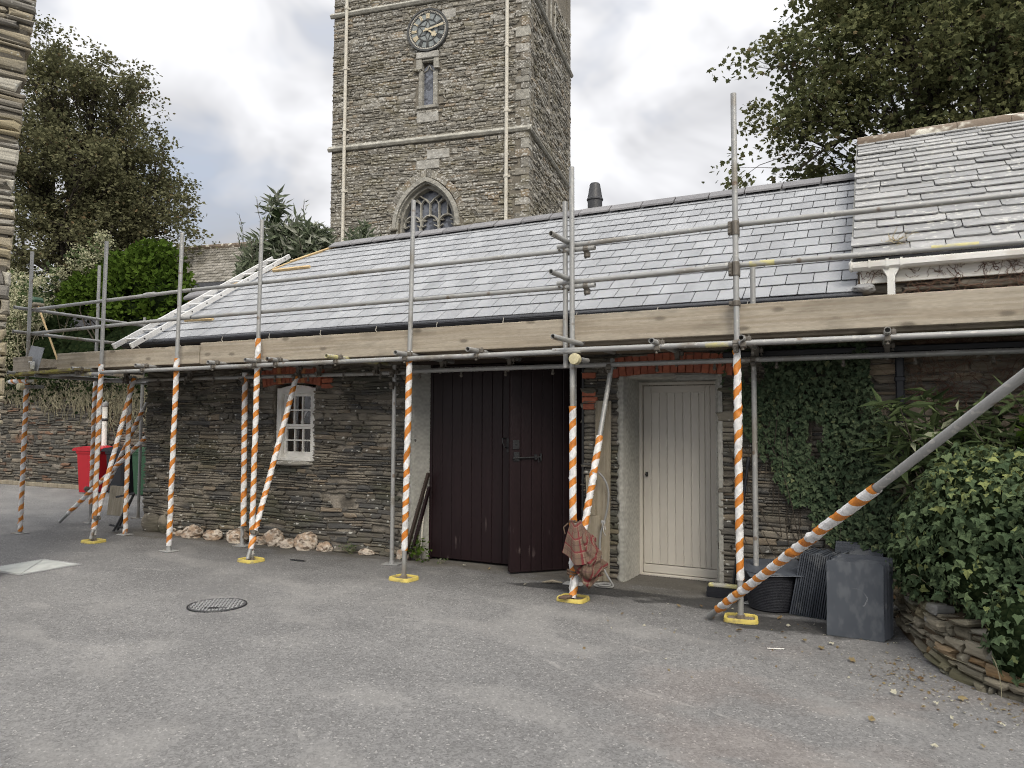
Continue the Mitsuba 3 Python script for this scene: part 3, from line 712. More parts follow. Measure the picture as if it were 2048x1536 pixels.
# cream plank door in its frame
cy = 7.78
d3 = part(barn, 'door', box(-2.325, -1.515, cy + .03, cy + .06, .03, 2.02), 'cream_paint', label='cream painted plank door, closed, with a small round knob', uv=(.5, .5))
edges = [-2.325, -2.235, -2.15, -2.065, -1.98, -1.895, -1.81, -1.725, -1.665, -1.61, -1.515]
for a, b in zip(edges[:-1], edges[1:]):
    part(d3, 'board', cbox(a + .001, b - .001, cy + .012 + rng.uniform(0, .0015), cy + .032, .12, 2.02, .0045), 'cream_paint', uv=tuple(rng.random(2)))
part(d3, 'rail', cbox(-2.325, -1.515, cy - .006, cy + .0115, .03, .115, .005), 'cream_paint', uv=(.8, .5))
part(d3, 'rail', cbox(-2.236, -1.66, cy + .006, cy + .0115, 1.945, 2.02, .003), 'cream_paint', uv=(.4, .5))
part(d3, 'knob', join([sphere((-2.285, cy - .02, 1.07), .014, 7), cbox(-2.296, -2.274, cy - .004, cy + .012, 1.045, 1.095, .002)]), 'black_iron', True)
for z in (.38, 1.1, 1.82): part(d3, 'hinge', cbox(-1.512, -1.497, cy - .012, cy + .004, z, z + .1, .003), 'cast_iron')
for q in (cbox(-2.365, -2.332, cy - .02, cy + .07, 0, 2.06, .004), cbox(-1.508, -1.475, cy - .015, cy + .07, 0, 2.06, .004)): part(d3, 'frame_post', q, 'cream_paint', uv=(.9, .5))
part(d3, 'frame_head', cbox(-2.332, -1.508, cy - .018, cy + .068, 2.027, 2.06, .004), 'cream_paint', uv=(.9, .5)); part(d3, 'threshold', cbox(-2.33, -1.51, cy - .03, cy + .06, 0, .024, .004), 'cream_paint', uv=(.9, .5))

# ------------------------------------------------------------------ stone barn: roof
EY, EZ, RY, RZ = 7.13, 2.785, 9.80, 4.62
SL = math.hypot(RY - EY, RZ - EZ); US = A([0, RY - EY, RZ - EZ]) / SL; UN = np.cross([1, 0, 0], US)


def on_roof(x, s, h=0.0): return A([x, EY, EZ]) + US * s + UN * h


hipS = [-1.0, 0.0, (8.198 - EY) / US[1], (9.311 - EY) / US[1], (9.79 - EY) / US[1] + .05]; hipX = [-10.17, -10.15, -9.99, -8.87, -8.24]


def hip(s): return np.interp(s, hipS, hipX)


from shapely.geometry import Polygon
plane_poly = [(hip(0.0), 0), (XR + .06, 0), (XR + .06, SL), (-8.24, SL), (-8.87, hipS[3]), (-9.99, hipS[2])]
sheet = A([on_roof(x, s, -.004) for x, s in plane_poly] + [on_roof(x, s, -.03) for x, s in plane_poly]); w = np.arange(1, 5); k6 = np.arange(6)
rback = A([(-8.24, 9.8, RZ), (XR + .06, 9.8, RZ), (XR + .06, 12.5, 2.78), (-10.1, 12.5, 2.78), (-10.0, 11.2, 3.6)])
under = (np.vstack([sheet, rback]), A([[0, a, a + 1] for a in w] + [[6, 7 + b, 6 + b] for b in w] + [[a, 6 + a, 6 + (a + 1) % 6] for a in k6] + [[a, 6 + (a + 1) % 6, (a + 1) % 6] for a in k6]
         + [[12, 14, 13], [12, 15, 14], [12, 16, 15], [5, 4, 16], [4, 3, 16], [5, 16, 15], [5, 15, 0]]))
roof = part(barn, 'roof', under, 'felt')
slates, keyv = [], []
gauge, sw = SL / 14.0, 0.242
for r_ in range(14):
    s0 = r_ * gauge - (.02 if r_ == 0 else 0); x = -10.6 + (sw / 2 if r_ % 2 else 0) + rng.uniform(-.004, .004)
    while x < XR + .06:
        a, b = x + .0042, min(x + sw - .0042, XR + .06)
        x += sw
        s1 = s0 + gauge + .03 if r_ < 13 else SL
        j = rng.uniform(-.0035, .0035); tl = rng.uniform(-.003, .003)
        ch1, ch2 = rng.uniform(.001, .008, 2) * (2.2 if rng.random() < .08 else 1); m_ = rng.uniform(.3, .7)
        low, high = [(a, s0 + j + tl + ch1), (a + ch1, s0 + j + tl), (a + (b - a) * m_, s0 + j + rng.uniform(-.002, .002)), (b - ch2, s0 + j - tl), (b, s0 + j - tl + ch2)], [(b, s1), (a, s1)]
        P = Polygon(low + high).intersection(Polygon([(hip(q), q) for q in hipS] + [(5, SL + .1), (5, -1)]))
        if P.is_empty or P.area < .003 or P.geom_type != 'Polygon': continue
        c = A(P.exterior.coords)[:-1]
        if Polygon(c).exterior.is_ccw is False: c = c[::-1]
        k = len(c); lift = .014 + rng.uniform(0, .004)
        hh = lambda s: lift - (s - s0) / (gauge + .03) * (lift - .002)
        top = A([on_roof(p, q, hh(q) + .006) for p, q in c]); bot = A([on_roof(p, q, hh(q) - .001) for p, q in c]); i = np.arange(k)
        f = np.vstack([A([[0, a_, a_ + 1] for a_ in range(1, k - 1)]), np.stack([k + i, k + (i + 1) % k, (i + 1) % k], 1), np.stack([k + i, (i + 1) % k, i], 1), A([[k, k + a_ + 1, k + a_] for a_ in range(1, k - 1)])])
        slates.append((np.vstack([top, bot]), f, np.repeat(rng.random((1, 2)), 2 * k, 0)))
        m = top.mean(0) - EYE; keyv.append(P.area / (m @ m))
lay(roof, 'slate', slates, 'new_slate', 300, 'slate_fill', keyv)
x = -8.36; first = True
while x < XR - .05:
    ln = .455; x1 = min(x + ln, XR + .03); e = rng.uniform(-.004, .004)
    for sgn in (1,):
        pr = [(-.165, -.082), (-.02, .016), (0.0, .024), (.02, .016), (.165, -.082), (.165, -.058), (.024, .040), (0, .050), (-.024, .040), (-.165, -.058)]
        q = A(pr); v = np.vstack([np.c_[np.full(10, xx), RY + q[:, 0], RZ + .028 + e + q[:, 1]] for xx in (x + .008, x1 - .008)])
        i = np.arange(10); f = [np.stack([i, (i + 1) % 10, 10 + (i + 1) % 10], 1), np.stack([i, 10 + (i + 1) % 10, 10 + i], 1)]
        for o_ in (0, 10):
            for a in range(4):
                t = A([[o_ + a, o_ + a + 1, o_ + 9 - a], [o_ + a + 1, o_ + 8 - a, o_ + 9 - a]]); f.append(t if o_ else t[:, ::-1])
        part(roof, 'ridge_tile', (v, np.vstack(f)), 'ridge_grey', uv=(rng.random(), .5))
    x = x1
part(roof, 'ridge_bed', tube([(-8.3, RY - .03, RZ - .0), (XR, RY - .03, RZ - .0)], .035, 6), 'dark_strip')
part(roof, 'hip_batten', join([tube([on_roof(-8.87, hipS[3], .03), on_roof(-8.27, SL - .06, .03)], .022, 4), tube([on_roof(-9.97, hipS[2], .02), on_roof(-8.87, hipS[3], .02)], .018, 4)]), 'new_timber', uv=(.3, .3))
part(roof, 'hip_tile', move(cbox(-.2, .2, -.11, .11, 0, .06, .02), rot((1, 0, 0), 34) @ rot((0, 0, 1), 12), on_roof(-9.86, hipS[2] + .12, .05)), 'ridge_grey', uv=(.6, .5))
part(roof, 'eaves_board', cbox(-9.9, XR, EY + .05, EY + .075, 2.62, 2.77, .003), 'black_iron')
g = [(-.055 + .055 * (1 - math.cos(t)), -.055 * math.sin(t)) for t in np.linspace(0, np.pi, 9)]; g = g + [(a * .9 + .0055, b * .9) for a, b in g[::-1]]
gut = part(barn, 'gutter', prism(g[:9] + [(.045, .0), (-.045, .0)], 0, 1) if False else join([tube([(-10.0, EY - .02, 2.735), (XR + .05, EY - .02, 2.725)], .056, 12), cbox(-10.0, XR + .05, EY - .078, EY + .04, 2.735, 2.75, .004)]), 'black_plastic', 30)
for xx in np.arange(-9.6, -.3, .85): part(gut, 'bracket', tube([(xx, EY - .085, 2.75), (xx - .01, EY - .09, 2.70), (xx + .02, EY - .06, 2.655), (xx + .03, EY - .0, 2.65)], .004, 5), 'lead_pipe')
part(barn, 'downpipe', join([tube([(-9.93, WY + .2, 2.55), (-9.93, WY + .2, .02)], .034, 10), tube([(-9.93, WY + .2, 2.5), (-9.93, EY, 2.7)], .034, 8)]), 'black_plastic', 40)
flue = part(roof, 'flue', lathe([(.001, 3.9), (.107, 3.9), (.107, 4.925), (.122, 4.93), (.122, 4.95), (.112, 4.96), (.075, 5.175), (.06, 5.19), (.055, 5.10), (.001, 5.1)], 24, (-3.77, 10.2, 0)), 'grey_metal', 35)
part(roof, 'lead_flashing', rock((-.13, EY + .02, EZ + .02), (.10, .12, .05), 4, 2, .3), 'cast_iron')
# valley side of the neighbour stays as its own wall

# battens of timber left on the roof
for k, (xa, sa, xb, sb, lb) in enumerate(((-8.95, 2.275, -8.15, 2.262, 'short pale timber batten lying on the slates near the top of the ladder'), (-9.25, .525, -8.62, .48, 'short pale timber batten lying on the slates low down beside the ladder'))):
    solid('timber_batten', lb, 'batten', tube([on_roof(xa, sa, .04), on_roof(xb, sb, .04)], .026, 4), 'new_timber', uv=(.4 + .2 * k, .2), group='battens left on the new roof')

# ladder on the roof
lad = thing('ladder', 'long aluminium ladder laid up the hip end of the new slate roof', 'ladder')
la, lb_ = on_roof(-9.40, -.32, .09), on_roof(-9.02, 2.84, .07); ma, mb = on_roof(-9.80, -.30, .09), on_roof(-9.39, 2.82, .07)


def bar(a, b, w, h, upv):
    a, b = A(a, float), A(b, float); d = (b - a) / np.linalg.norm(b - a); u = A(upv, float); u = u - d * (u @ d); u /= np.linalg.norm(u); s = np.cross(d, u)
    M = np.stack([d, s, u], 1)
    return move(cbox(0, np.linalg.norm(b - a), -w / 2, w / 2, -h / 2, h / 2, min(w, h) * .15), M, a)


for a, b in ((la, lb_), (ma, mb)):
    sl = part(lad, 'stile', bar(a, b, .028, .075, UN), 'aluminium'); part(sl, 'foot', bar(a - (b - a) * .012, a, .034, .082, UN), 'white_plastic')
    for t in np.linspace(.06, .96, 11):
        c = a + (b - a) * t
        if t * 11 % 1 < 2: part(sl, 'rung_end', bar(c - (mb - lb_) / np.linalg.norm(mb - lb_) * .0, c + A([.0165, 0, 0]), .026, .026, UN), 'black_iron')
for t in np.linspace(.06, .96, 11):
    part(lad, 'rung', bar(la + (lb_ - la) * t, ma + (mb - ma) * t, .03, .03, UN), 'aluminium')

# ------------------------------------------------------------------ neighbouring house on the right
house = thing('neighbouring_house', 'taller stone house adjoining on the right with a weathered rag slate roof and white gutter', 'building')
HX0, HX1 = -0.18, 4.2
HY = 7.22
hw = part(house, 'wall', join([box(HX0, HX1, HY + .03, WY + .5, 0, 3.02), prism([(WY + .5, 0), (11.99, 0), (11.99, 3.3), (9.8, 4.94), (WY + .5, 3.50)], HX0, HX0 + .4, Y3, Z3, X3), box(HX0, HX1, 12.0, 12.4, 0, 3.02), prism([(WY + .5, 0), (11.99, 0), (11.99, 3.3), (9.8, 4.94), (WY + .5, 3.50)], HX1 - .4, HX1, Y3, Z3, X3)]), 'mortar')
st = rubble(HX0, 2.6, 0.9, 2.99, rng, h=(0.05, 0.11), l=(0.16, 0.5), gap=0.016, wave=0.02, seed=8)
lay(hw, 'stone', stone_meshes(st, (0, HY, 0), (1, 0, 0), rng, proud=0.02, cham=.012), 'house_stone', 300)
e0 = A([0, 7.06, 3.06]); r0 = A([0, 9.8, 5.06]); hl = np.linalg.norm(r0 - e0); hu = (r0 - e0) / hl; hn = np.cross([1, 0, 0], hu)
hx0, hx1 = -0.215, 4.4
hroof = part(house, 'roof', join([prism([(0, 0), (hx1 - hx0, 0), (hx1 - hx0, hl), (0, hl)], -.05, -.004, (1, 0, 0), hu, hn, e0 + A([hx0, 0, 0])), prism([(hx0, 0), (hx1, 0), (hx1, hl), (hx0, hl)], -.05, 0, (1, 0, 0), A([0, -1, 1]) * hu, np.cross([1, 0, 0], A([0, -1, 1]) * hu) * -1, A([0, 19.6 - 7.06, 3.06]))]), 'felt')
s, row, old, kv = 0.0, 0, [], []
while s < hl - .06:
    gg = .215 - .095 * (s / hl) + rng.uniform(-.012, .012); s1 = min(s + gg, hl); x = hx0 - rng.uniform(0, .25) * (row % 2)
    while x < hx1:
        wd = rng.uniform(.22, .62) * (1.15 - .35 * s / hl); a, b = max(x, hx0 + rng.uniform(-.02, .01)), min(x + wd, hx1); x += wd
        if b - a < .05: continue
        j0, j1 = rng.uniform(-.018, .012, 2); cc = rng.uniform(.008, .03, 2)
        out = [(a + .004, s + j0 + cc[0]), (a + .004 + cc[0], s + j0), ((a + b) / 2, s + (j0 + j1) / 2 + rng.uniform(-.007, .007)), (b - .004 - cc[1], s + j1), (b - .004, s + j1 + cc[1]), (b - .004, s1 + .05), (a + .004, s1 + .05)]
        lift = rng.uniform(.018, .03); tk = rng.uniform(.009, .015)
        hh = lambda q: lift - (q - s) / (gg + .05) * (lift - .002)
        P3 = lambda p, q, h: e0 + A([p, 0, 0]) + hu * q + hn * h
        top = A([P3(p, q, hh(q) + tk) for p, q in out]); bot = A([P3(p, q, hh(q) - .002) for p, q in out]); i = np.arange(7)
        f = np.vstack([A([[0, q, q + 1] for q in range(1, 6)]), np.stack([7 + i, 7 + (i + 1) % 7, (i + 1) % 7], 1), np.stack([7 + i, (i + 1) % 7, i], 1)])
        old.append((np.vstack([top, bot]), f, np.repeat(rng.random((1, 2)), 14, 0)))
        m = top.mean(0) - EYE; kv.append((b - a) * gg / (m @ m) * (1 if top[:, 0].mean() < 1.9 else .01))
    s, row = s1, row + 1
lay(hroof, 'slate', old, 'old_slate', 300, 'slate_fill', kv)
for k in range(8):
    xa = hx0 + k * .52; c = [(math.cos(t) * .13, math.sin(t) * .10 + rng.uniform(-.006, .006)) for t in np.linspace(-.35, np.pi + .35, 10)]
    part(hroof, 'ridge_tile', prism(c, 0, .515, (0, 1, 0), (0, 0, 1), (1, 0, 0), (xa, 9.8, 5.02)), 'ridge_clay', 40)
part(house, 'verge_board', prism([(0, -.07), (hl, -.07), (hl, -.01), (0, -.01)], -.012, .008, hu, hn, (1, 0, 0), e0 + A([hx0, 0, 0])), 'cement')
part(house, 'fascia', cbox(-.16, 4.2, 7.17, 7.195, 2.855, 3.02, .004), 'white_paint')
gw = part(house, 'gutter', join([cbox(-.235, 4.2, 7.06, 7.165, 2.965, 3.045, .02)]), 'white_plastic', 40)
for a, b in ((-.245, -.21), (-.09, -.07), (.05, .065), (.155, .175)): part(gw, 'joint', cbox(a, b, 7.052, 7.172, 2.957, 3.053, .02), 'white_plastic', 40)
part(house, 'downpipe', join([prism([(.085 - .07, 2.97), (.085 - .03, 2.93), (.085 - .03, 2.6), (.085 + .03, 2.6), (.085 + .03, 2.93), (.085 + .07, 2.97)], -.06, 0, (1, 0, 0), (0, 0, 1), (0, -1, 0), (0, 7.085, 0))]), 'white_plastic', label='short white square downpipe')
part(house, 'downpipe', join([cbox(.10, .17, 7.11, 7.18, 1.3, 2.22, .012), cbox(.092, .178, 7.105, 7.185, 1.98, 2.03, .01)]), 'black_plastic', label='black square downpipe')
part(house, 'pipe_run', cbox(-1.35, 4.0, 7.11, 7.175, 2.235, 2.295, .01), 'black_plastic', label='black pipe running level under the boards')

# ------------------------------------------------------------------ church tower
tw = thing('church_tower', 'tall square grey brown stone church tower with a clock and an arched window', 'tower')
TA = math.radians(10.305); tx, ty = A([math.cos(TA), math.sin(TA), 0]), A([-math.sin(TA), math.cos(TA), 0]); TC = A([-9.369, 19.616, 0]); TN = -ty
TR = np.stack([tx, TN, [0, 0, 1]], 1)                    # columns: along the front (u), outward, up


def tp(u, d, z): return TC + tx * u + TN * d + A([0, 0, z])


def tmove(m):
    m = (A(m[0]) @ np.stack([tx, -TN, [0, 0, 1]], 1).T + TC,) + tuple(m[1:]); return m


W_, D_ = 6.66, 6.1


def gothic(a, spring, rise, n=14, base=None, c=-3.30):
    """outline of a pointed arch, counter-clockwise from the right foot"""
    R = (rise ** 2 + a * a) / (2 * a); th = math.acos((R - a) / R)
    r_ = [(c + a - R + R * math.cos(t), spring + R * math.sin(t)) for t in np.linspace(0, th, n)]
    l_ = [(c - (p - c), q) for p, q in r_[::-1][1:]]
    pts = r_ + l_
    return ([(c + a, base)] + pts + [(c - a, base)]) if base is not None else pts


twall = part(tw, 'wall', tmove(join([box(-W_, -4.24, .03, .6, 0, 22), box(-2.36, 0, .03, .6, 0, 22), box(-4.24, -2.36, .03, .6, 9.06, 11.6), box(-4.24, -3.5, .03, .6, 11.6, 13.08), box(-3.08, -2.36, .03, .6, 11.6, 13.08), box(-3.5, -3.08, .2, .6, 11.6, 13.08), box(-4.24, -2.36, .03, .6, 13.08, 22), box(-4.24, -2.36, .03, .6, 0, 6.6), box(-4.24, -2.36, .45, .6, 6.6, 9.06),
       box(-W_, -W_ + .6, .6, D_, 0, 22), box(-.6, -.03, .6, D_, 0, 22), box(-W_, 0, D_ - .6, D_, 0, 22), box(-W_, 0, .6, D_ - .6, 21, 22)])), 'tower_joint')
mat('tower_joint', lambda p, n, uv: mix((0.12, 0.11, 0.09), (0.23, 0.21, 0.175), f3(p, 6.0)), 0.95, 0.1)
from shapely.geometry import Point
hoodp = Polygon(gothic(1.06, 7.76, 1.46, base=5.5)); vous = Polygon(gothic(1.36, 7.76, 1.80, base=7.2)) - Polygon([(-6, 5), (0, 5), (0, 8.35), (-6, 8.35)])
slitp = Polygon([(-3.70, 11.55), (-2.88, 11.55), (-2.88, 13.1), (-3.70, 13.1)]); quo = lambda u: u > -.42 or u < -W_ + .35
blk = [(-3.65, -2.92, 11.05, 11.36), (-3.29, -2.54, 9.85, 10.145), (-3.645, -2.87, 9.55, 9.835), (-3.68, -2.925, 13.10, 13.31), (-2.84, -2.37, 14.31, 14.6)]
tkeep = lambda u, z: not (hoodp.contains(Point(u, z)) or vous.contains(Point(u, z)) or slitp.contains(Point(u, z)) or any(a < u < b and c < z < d for a, b, c, d in blk) or (-.42 < u) or 10.40 < z < 10.58 or 14.88 < z < 15.06)
st = rubble(-W_, 0, 6.9, 16.4, rng, h=(0.05, 0.13), l=(0.14, 0.46), gap=0.014, wave=0.022, seed=21, keep=tkeep)
front = stone_meshes(st, TC, tx, rng, proud=0.03, cham=0.018, back=.06)
st2 = rubble(0.02, D_, 7.2, 16.6, rng, h=(0.05, 0.13), l=(0.14, 0.46), gap=0.014, wave=0.022, seed=33, keep=lambda u, z: not (u < .3 and False) and not (2.25 < u < 3.55 and z > 14.9) and not (2.5 < u < 2.95 and 12.3 < z < 13.3))
side = stone_meshes(st2, TC, ty, rng, proud=0.03, cham=0.018, back=.06)
lay(twall, 'stone', front + side, 'tower_stone', 300, 'rubble_fill', [np.prod(np.ptp(s, axis=0)) for s in st] + [0.001] * len(side))
z, k = 6.9, 0
while z < 16.3:                                          # quoins of the near corner
    h_ = rng.uniform(.2, .36); a, b = (.42, .2) if k % 2 else (.24, .42)
    if not (10.2 < z + h_ < 10.7 or 14.7 < z + h_ < 15.2) or True:
        part(twall, 'quoin', tmove(cbox(-a, .012, -.012, b, z + .006, z + h_ - .006, .014)), 'ashlar' if rng.random() < .22 else 'tower_stone', uv=tuple(rng.random(2)))
    z += h_; k += 1
for zc in (10.49, 14.97):                                # string courses
    pr = [(0, -.07), (.055, -.06), (.10, .0), (.10, .02), (.0, .12)]
    v, f = prism(pr, -W_ - .1, .1, (0, -1, 0), (0, 0, 1), (1, 0, 0), (0, 0, zc)); part(tw, 'string_course', tmove((v, f)), 'ashlar', uv=(.1, .1))
    v, f = prism(pr, -.1, D_ + .1, (1, 0, 0), (0, 0, 1), (0, 1, 0), (0, 0, zc)); part(tw, 'string_course', tmove((v, f)), 'ashlar', uv=(.05, .1))
for a, b, c, d in blk[:3] + blk[4:]: part(twall, 'dressed_block', tmove(cbox(a, b, -.025, .1, c, d, .015)), 'ashlar', uv=(.9, rng.random()))
for u in (-6.14, -.665):
    dp = part(tw, 'downpipe', tmove(tube([(u, -.10, 5.5), (u, -.10, 18)], .055, 10)), 'lead_pipe', True)
    for zc in np.arange(7.0, 17, 2.02): part(dp, 'collar', tmove(join([tube([(u, -.10, zc), (u, -.10, zc + .09)], .075, 10), box(u - .11, u + .11, -.06, -.02, zc + .02, zc + .07)])), 'lead_pipe')
# arched window
Wn = part(tw, 'arched_window', tmove(prism(gothic(.93, 7.78, 1.28, base=6.5), 0, .02, (1, 0, 0), (0, 0, 1), (0, -1, 0), (0, .40, 0))), 'leaded_glass', label='pointed church window with stone tracery')


def band(a0, r0_, a1, r1_, spring, d0, d1, base):
    o_, i_ = gothic(a1, spring, r1_, base=base), gothic(a0, spring, r0_, base=base); n = len(o_); v = []
    for d in (d0, d1): v += [(p, -d, q) for p, q in o_] + [(p, -d, q) for p, q in i_]
    f = []
    for k in range(n - 1):
        for a, b, c, d in ((0, n, 0, 0),):
            f += [[2 * n + k, 2 * n + k + 1, 3 * n + k + 1], [2 * n + k, 3 * n + k + 1, 3 * n + k], [k, 2 * n + k + 1, 2 * n + k], [k, k + 1, 2 * n + k + 1], [n + k, 3 * n + k, 3 * n + k + 1], [n + k, 3 * n + k + 1, n + k + 1]]
    return A(v, float), A(f)[:, ::-1]


part(Wn, 'hood_mould', tmove(band(1.0, 1.39, 1.12, 1.53, 7.76, -.05, .09, 7.72)), 'ashlar', uv=(.3, .3))
for s_ in (-1, 1): part(Wn, 'label_stop', tmove(cbox(-3.30 + s_ * 1.06 - .12, -3.30 + s_ * 1.06 + .12, -.10, .02, 7.66, 7.74, .02)), 'tower_stone', uv=(.4, .1))
part(Wn, 'jamb', tmove(band(.955, 1.33, 1.01, 1.40, 7.77, -.30, .012, 6.5)), 'ashlar', uv=(.2, .2))
part(Wn, 'jamb', tmove(band(.875, 1.22, .955, 1.33, 7.77, -.38, -.14, 6.5)), 'ashlar', uv=(.5, .2))
vz = [(u, z) for u, z in gothic(1.14, 7.76, 1.56, n=12)]
vx = gothic(1.36, 7.76, 1.82, n=12)
for k in range(2, len(vz) - 3):
    q = [vz[k], vx[k], vx[k + 1], vz[k + 1]]; c = np.mean(q, axis=0); q = [tuple(c + (A(p) - c) * .93) for p in q]
    part(Wn, 'voussoir', tmove(prism(q, -.06, .005 + .02 * rng.random(), (1, 0, 0), (0, 0, 1), (0, -1, 0))), 'tower_stone', uv=tuple(rng.random(2)))


def tracery(pts, w=.065, h=.10, d=.34): return tmove(sweep_quad([(u, d, z) for u, z in pts], w, h))


C0 = -3.285
for du in (-.31, .31): part(Wn, 'mullion', tracery([(C0 + du, 6.5), (C0 + du, 7.2), (C0 + du, 7.82)], .085, .13), 'ashlar', uv=(.25, .2))
for k in (-1, 0, 1):
    c = C0 + .62 * k + (.0 if k == 0 else -.04 * k); hw_ = .29
    arc = lambda s_, n=8: [(c + s_ * hw_ * math.cos(t), 7.80 + .36 * math.sin(t) ** .9) for t in np.linspace(0, np.pi / 2, n)]
    part(Wn, 'light_head', join([tracery(arc(-1)), tracery(arc(1))]), 'ashlar', uv=(.2, .2))
    cus = []
    for s_ in (-1, 1):
        cus += [tracery([(c + s_ * .27, 7.80), (c + s_ * .20, 7.82), (c + s_ * .14, 7.86)], .05, .07), tracery([(c + s_ * .24, 8.0), (c + s_ * .17, 7.99), (c + s_ * .11, 8.01)], .05, .07)]
    part(Wn, 'cusp', join(cus), 'ashlar', uv=(.35, .2))
for u in (-.60, -.31, 0, .31, .60):
    part(Wn, 'mullion', tracery([(C0 + u, 8.12 - (.16 if abs(abs(u) - .31) < .01 else 0)), (C0 + u, 8.3), (C0 + u, 8.53)], .06, .10), 'ashlar', uv=(.25, .2))
for k in (-2, -1, 0, 1):
    a, b = C0 + .30 * k, C0 + .30 * (k + 1); m = (a + b) / 2
    part(Wn, 'light_head', join([tracery([(a, 8.5), (a + .05, 8.60), (m, 8.70)], .05, .08), tracery([(b, 8.5), (b - .05, 8.60), (m, 8.70)], .05, .08)]), 'ashlar', uv=(.2, .2))
part(Wn, 'tracery_bar', join([tracery([(C0, 8.53), (C0 + .16, 8.68), (C0 + .34, 8.80)], .06, .1), tracery([(C0, 8.53), (C0 - .16, 8.68), (C0 - .34, 8.80)], .06, .1),
     tracery([(C0 - .30, 8.53), (C0 - .42, 8.62), (C0 - .52, 8.66)], .06, .1), tracery([(C0 + .30, 8.53), (C0 + .42, 8.62), (C0 + .52, 8.66)], .06, .1)]), 'ashlar', uv=(.2, .2))
# slit window under the clock
sl = part(tw, 'slit_window', tmove(prism([(-3.47, 11.62), (-3.11, 11.62), (-3.11, 12.85), (-3.29, 13.0), (-3.47, 12.85)], 0, .02, (1, 0, 0), (0, 0, 1), (0, -1, 0), (0, .16, 0))), 'leaded_glass', label='narrow leaded slit window under the clock')
part(sl, 'jamb', tmove(join([cbox(-3.60, -3.47, -.02, .3, 11.6, 12.72, .012), cbox(-3.11, -2.96, -.02, .3, 11.6, 12.72, .012), cbox(-3.66, -2.92, -.03, .3, 11.50, 11.6, .012)])), 'ashlar', uv=(.6, .4))
part(sl, 'head', tmove(join([cbox(-3.68, -3.49, -.05, .3, 12.76, 13.08, .012), cbox(-3.09, -2.92, -.05, .3, 12.76, 13.08, .012), cbox(-3.49, -3.09, -.01, .13, 13.02, 13.08, .012)])), 'ashlar', uv=(.4, .4))
part(sl, 'label_stop', tmove(join([cbox(-3.76, -3.52, -.10, .0, 12.70, 12.755, .012), cbox(-3.06, -2.86, -.10, .0, 12.72, 12.765, .012)])), 'tower_stone', uv=(.5, .1))
part(sl, 'cusp', tmove(join([sweep_quad([(-3.47, .15, 12.72), (-3.36, .15, 12.78), (-3.29, .15, 12.93)], .03, .06), sweep_quad([(-3.11, .15, 12.72), (-3.22, .15, 12.78), (-3.29, .15, 12.93)], .03, .06)])), 'ashlar', uv=(.1, .1))
part(sl, 'sill', tmove(cbox(-3.68, -2.92, -.07, .1, 13.10, 13.31, .02)), 'ashlar', uv=(.95, .4))
# louvred belfry opening and small opening on the right face
bl = part(tw, 'belfry_opening', tmove(box(-.42, -.38, 2.25, 3.55, 14.95, 18)), 'felt')
for z in np.arange(15.1, 17.4, .2): part(bl, 'louvre', tmove(move(box(-.09, .09, 2.25, 3.55, -.012, .012), rot((0, 1, 0), 35), (-.14, 0, z))), 'cast_iron')
for y in (2.25, 2.9, 3.52): part(bl, 'mullion', tmove(cbox(-.16, .02, y - .05, y + .05, 14.9, 17.6, .015)), 'ashlar', uv=(.3, .3))
part(tw, 'side_slit', tmove(join([box(-.2, -.1, 2.55, 2.9, 12.3, 13.2)])), 'felt')
# clock
ck = part(tw, 'clock', tmove(move(lathe([(.001, .05), (.60, .05), (.61, .02), (.001, .02)], 40), rot((1, 0, 0), 90), (-3.29, 0, 13.99))), 'dial_blue', label='round skeleton clock dial with roman numerals')


def ring(r0_, r1_, h0, h1, n=48): return tmove(move(lathe([(r0_, h0), (r0_, h1), (r1_, h1), (r1_, h0), (r0_, h0)], n), rot((1, 0, 0), 90), (-3.29, 0, 13.99)))


def dialbar(r0_, a0, r1_, a1, w, h0, h1):
    """bar on the dial between two polar points (angle clockwise from twelve)"""
    p = [A([r_ * math.sin(math.radians(a)), r_ * math.cos(math.radians(a))]) for r_, a in ((r0_, a0), (r1_, a1))]
    d = (p[1] - p[0]) / np.linalg.norm(p[1] - p[0]); s_ = A([-d[1], d[0]]) * w / 2
    q = [p[0] - s_, p[1] - s_, p[1] + s_, p[0] + s_]
    return tmove(prism(q, h0, h1, (1, 0, 0), (0, 0, 1), (0, -1, 0), (-3.29, 0, 13.99)))


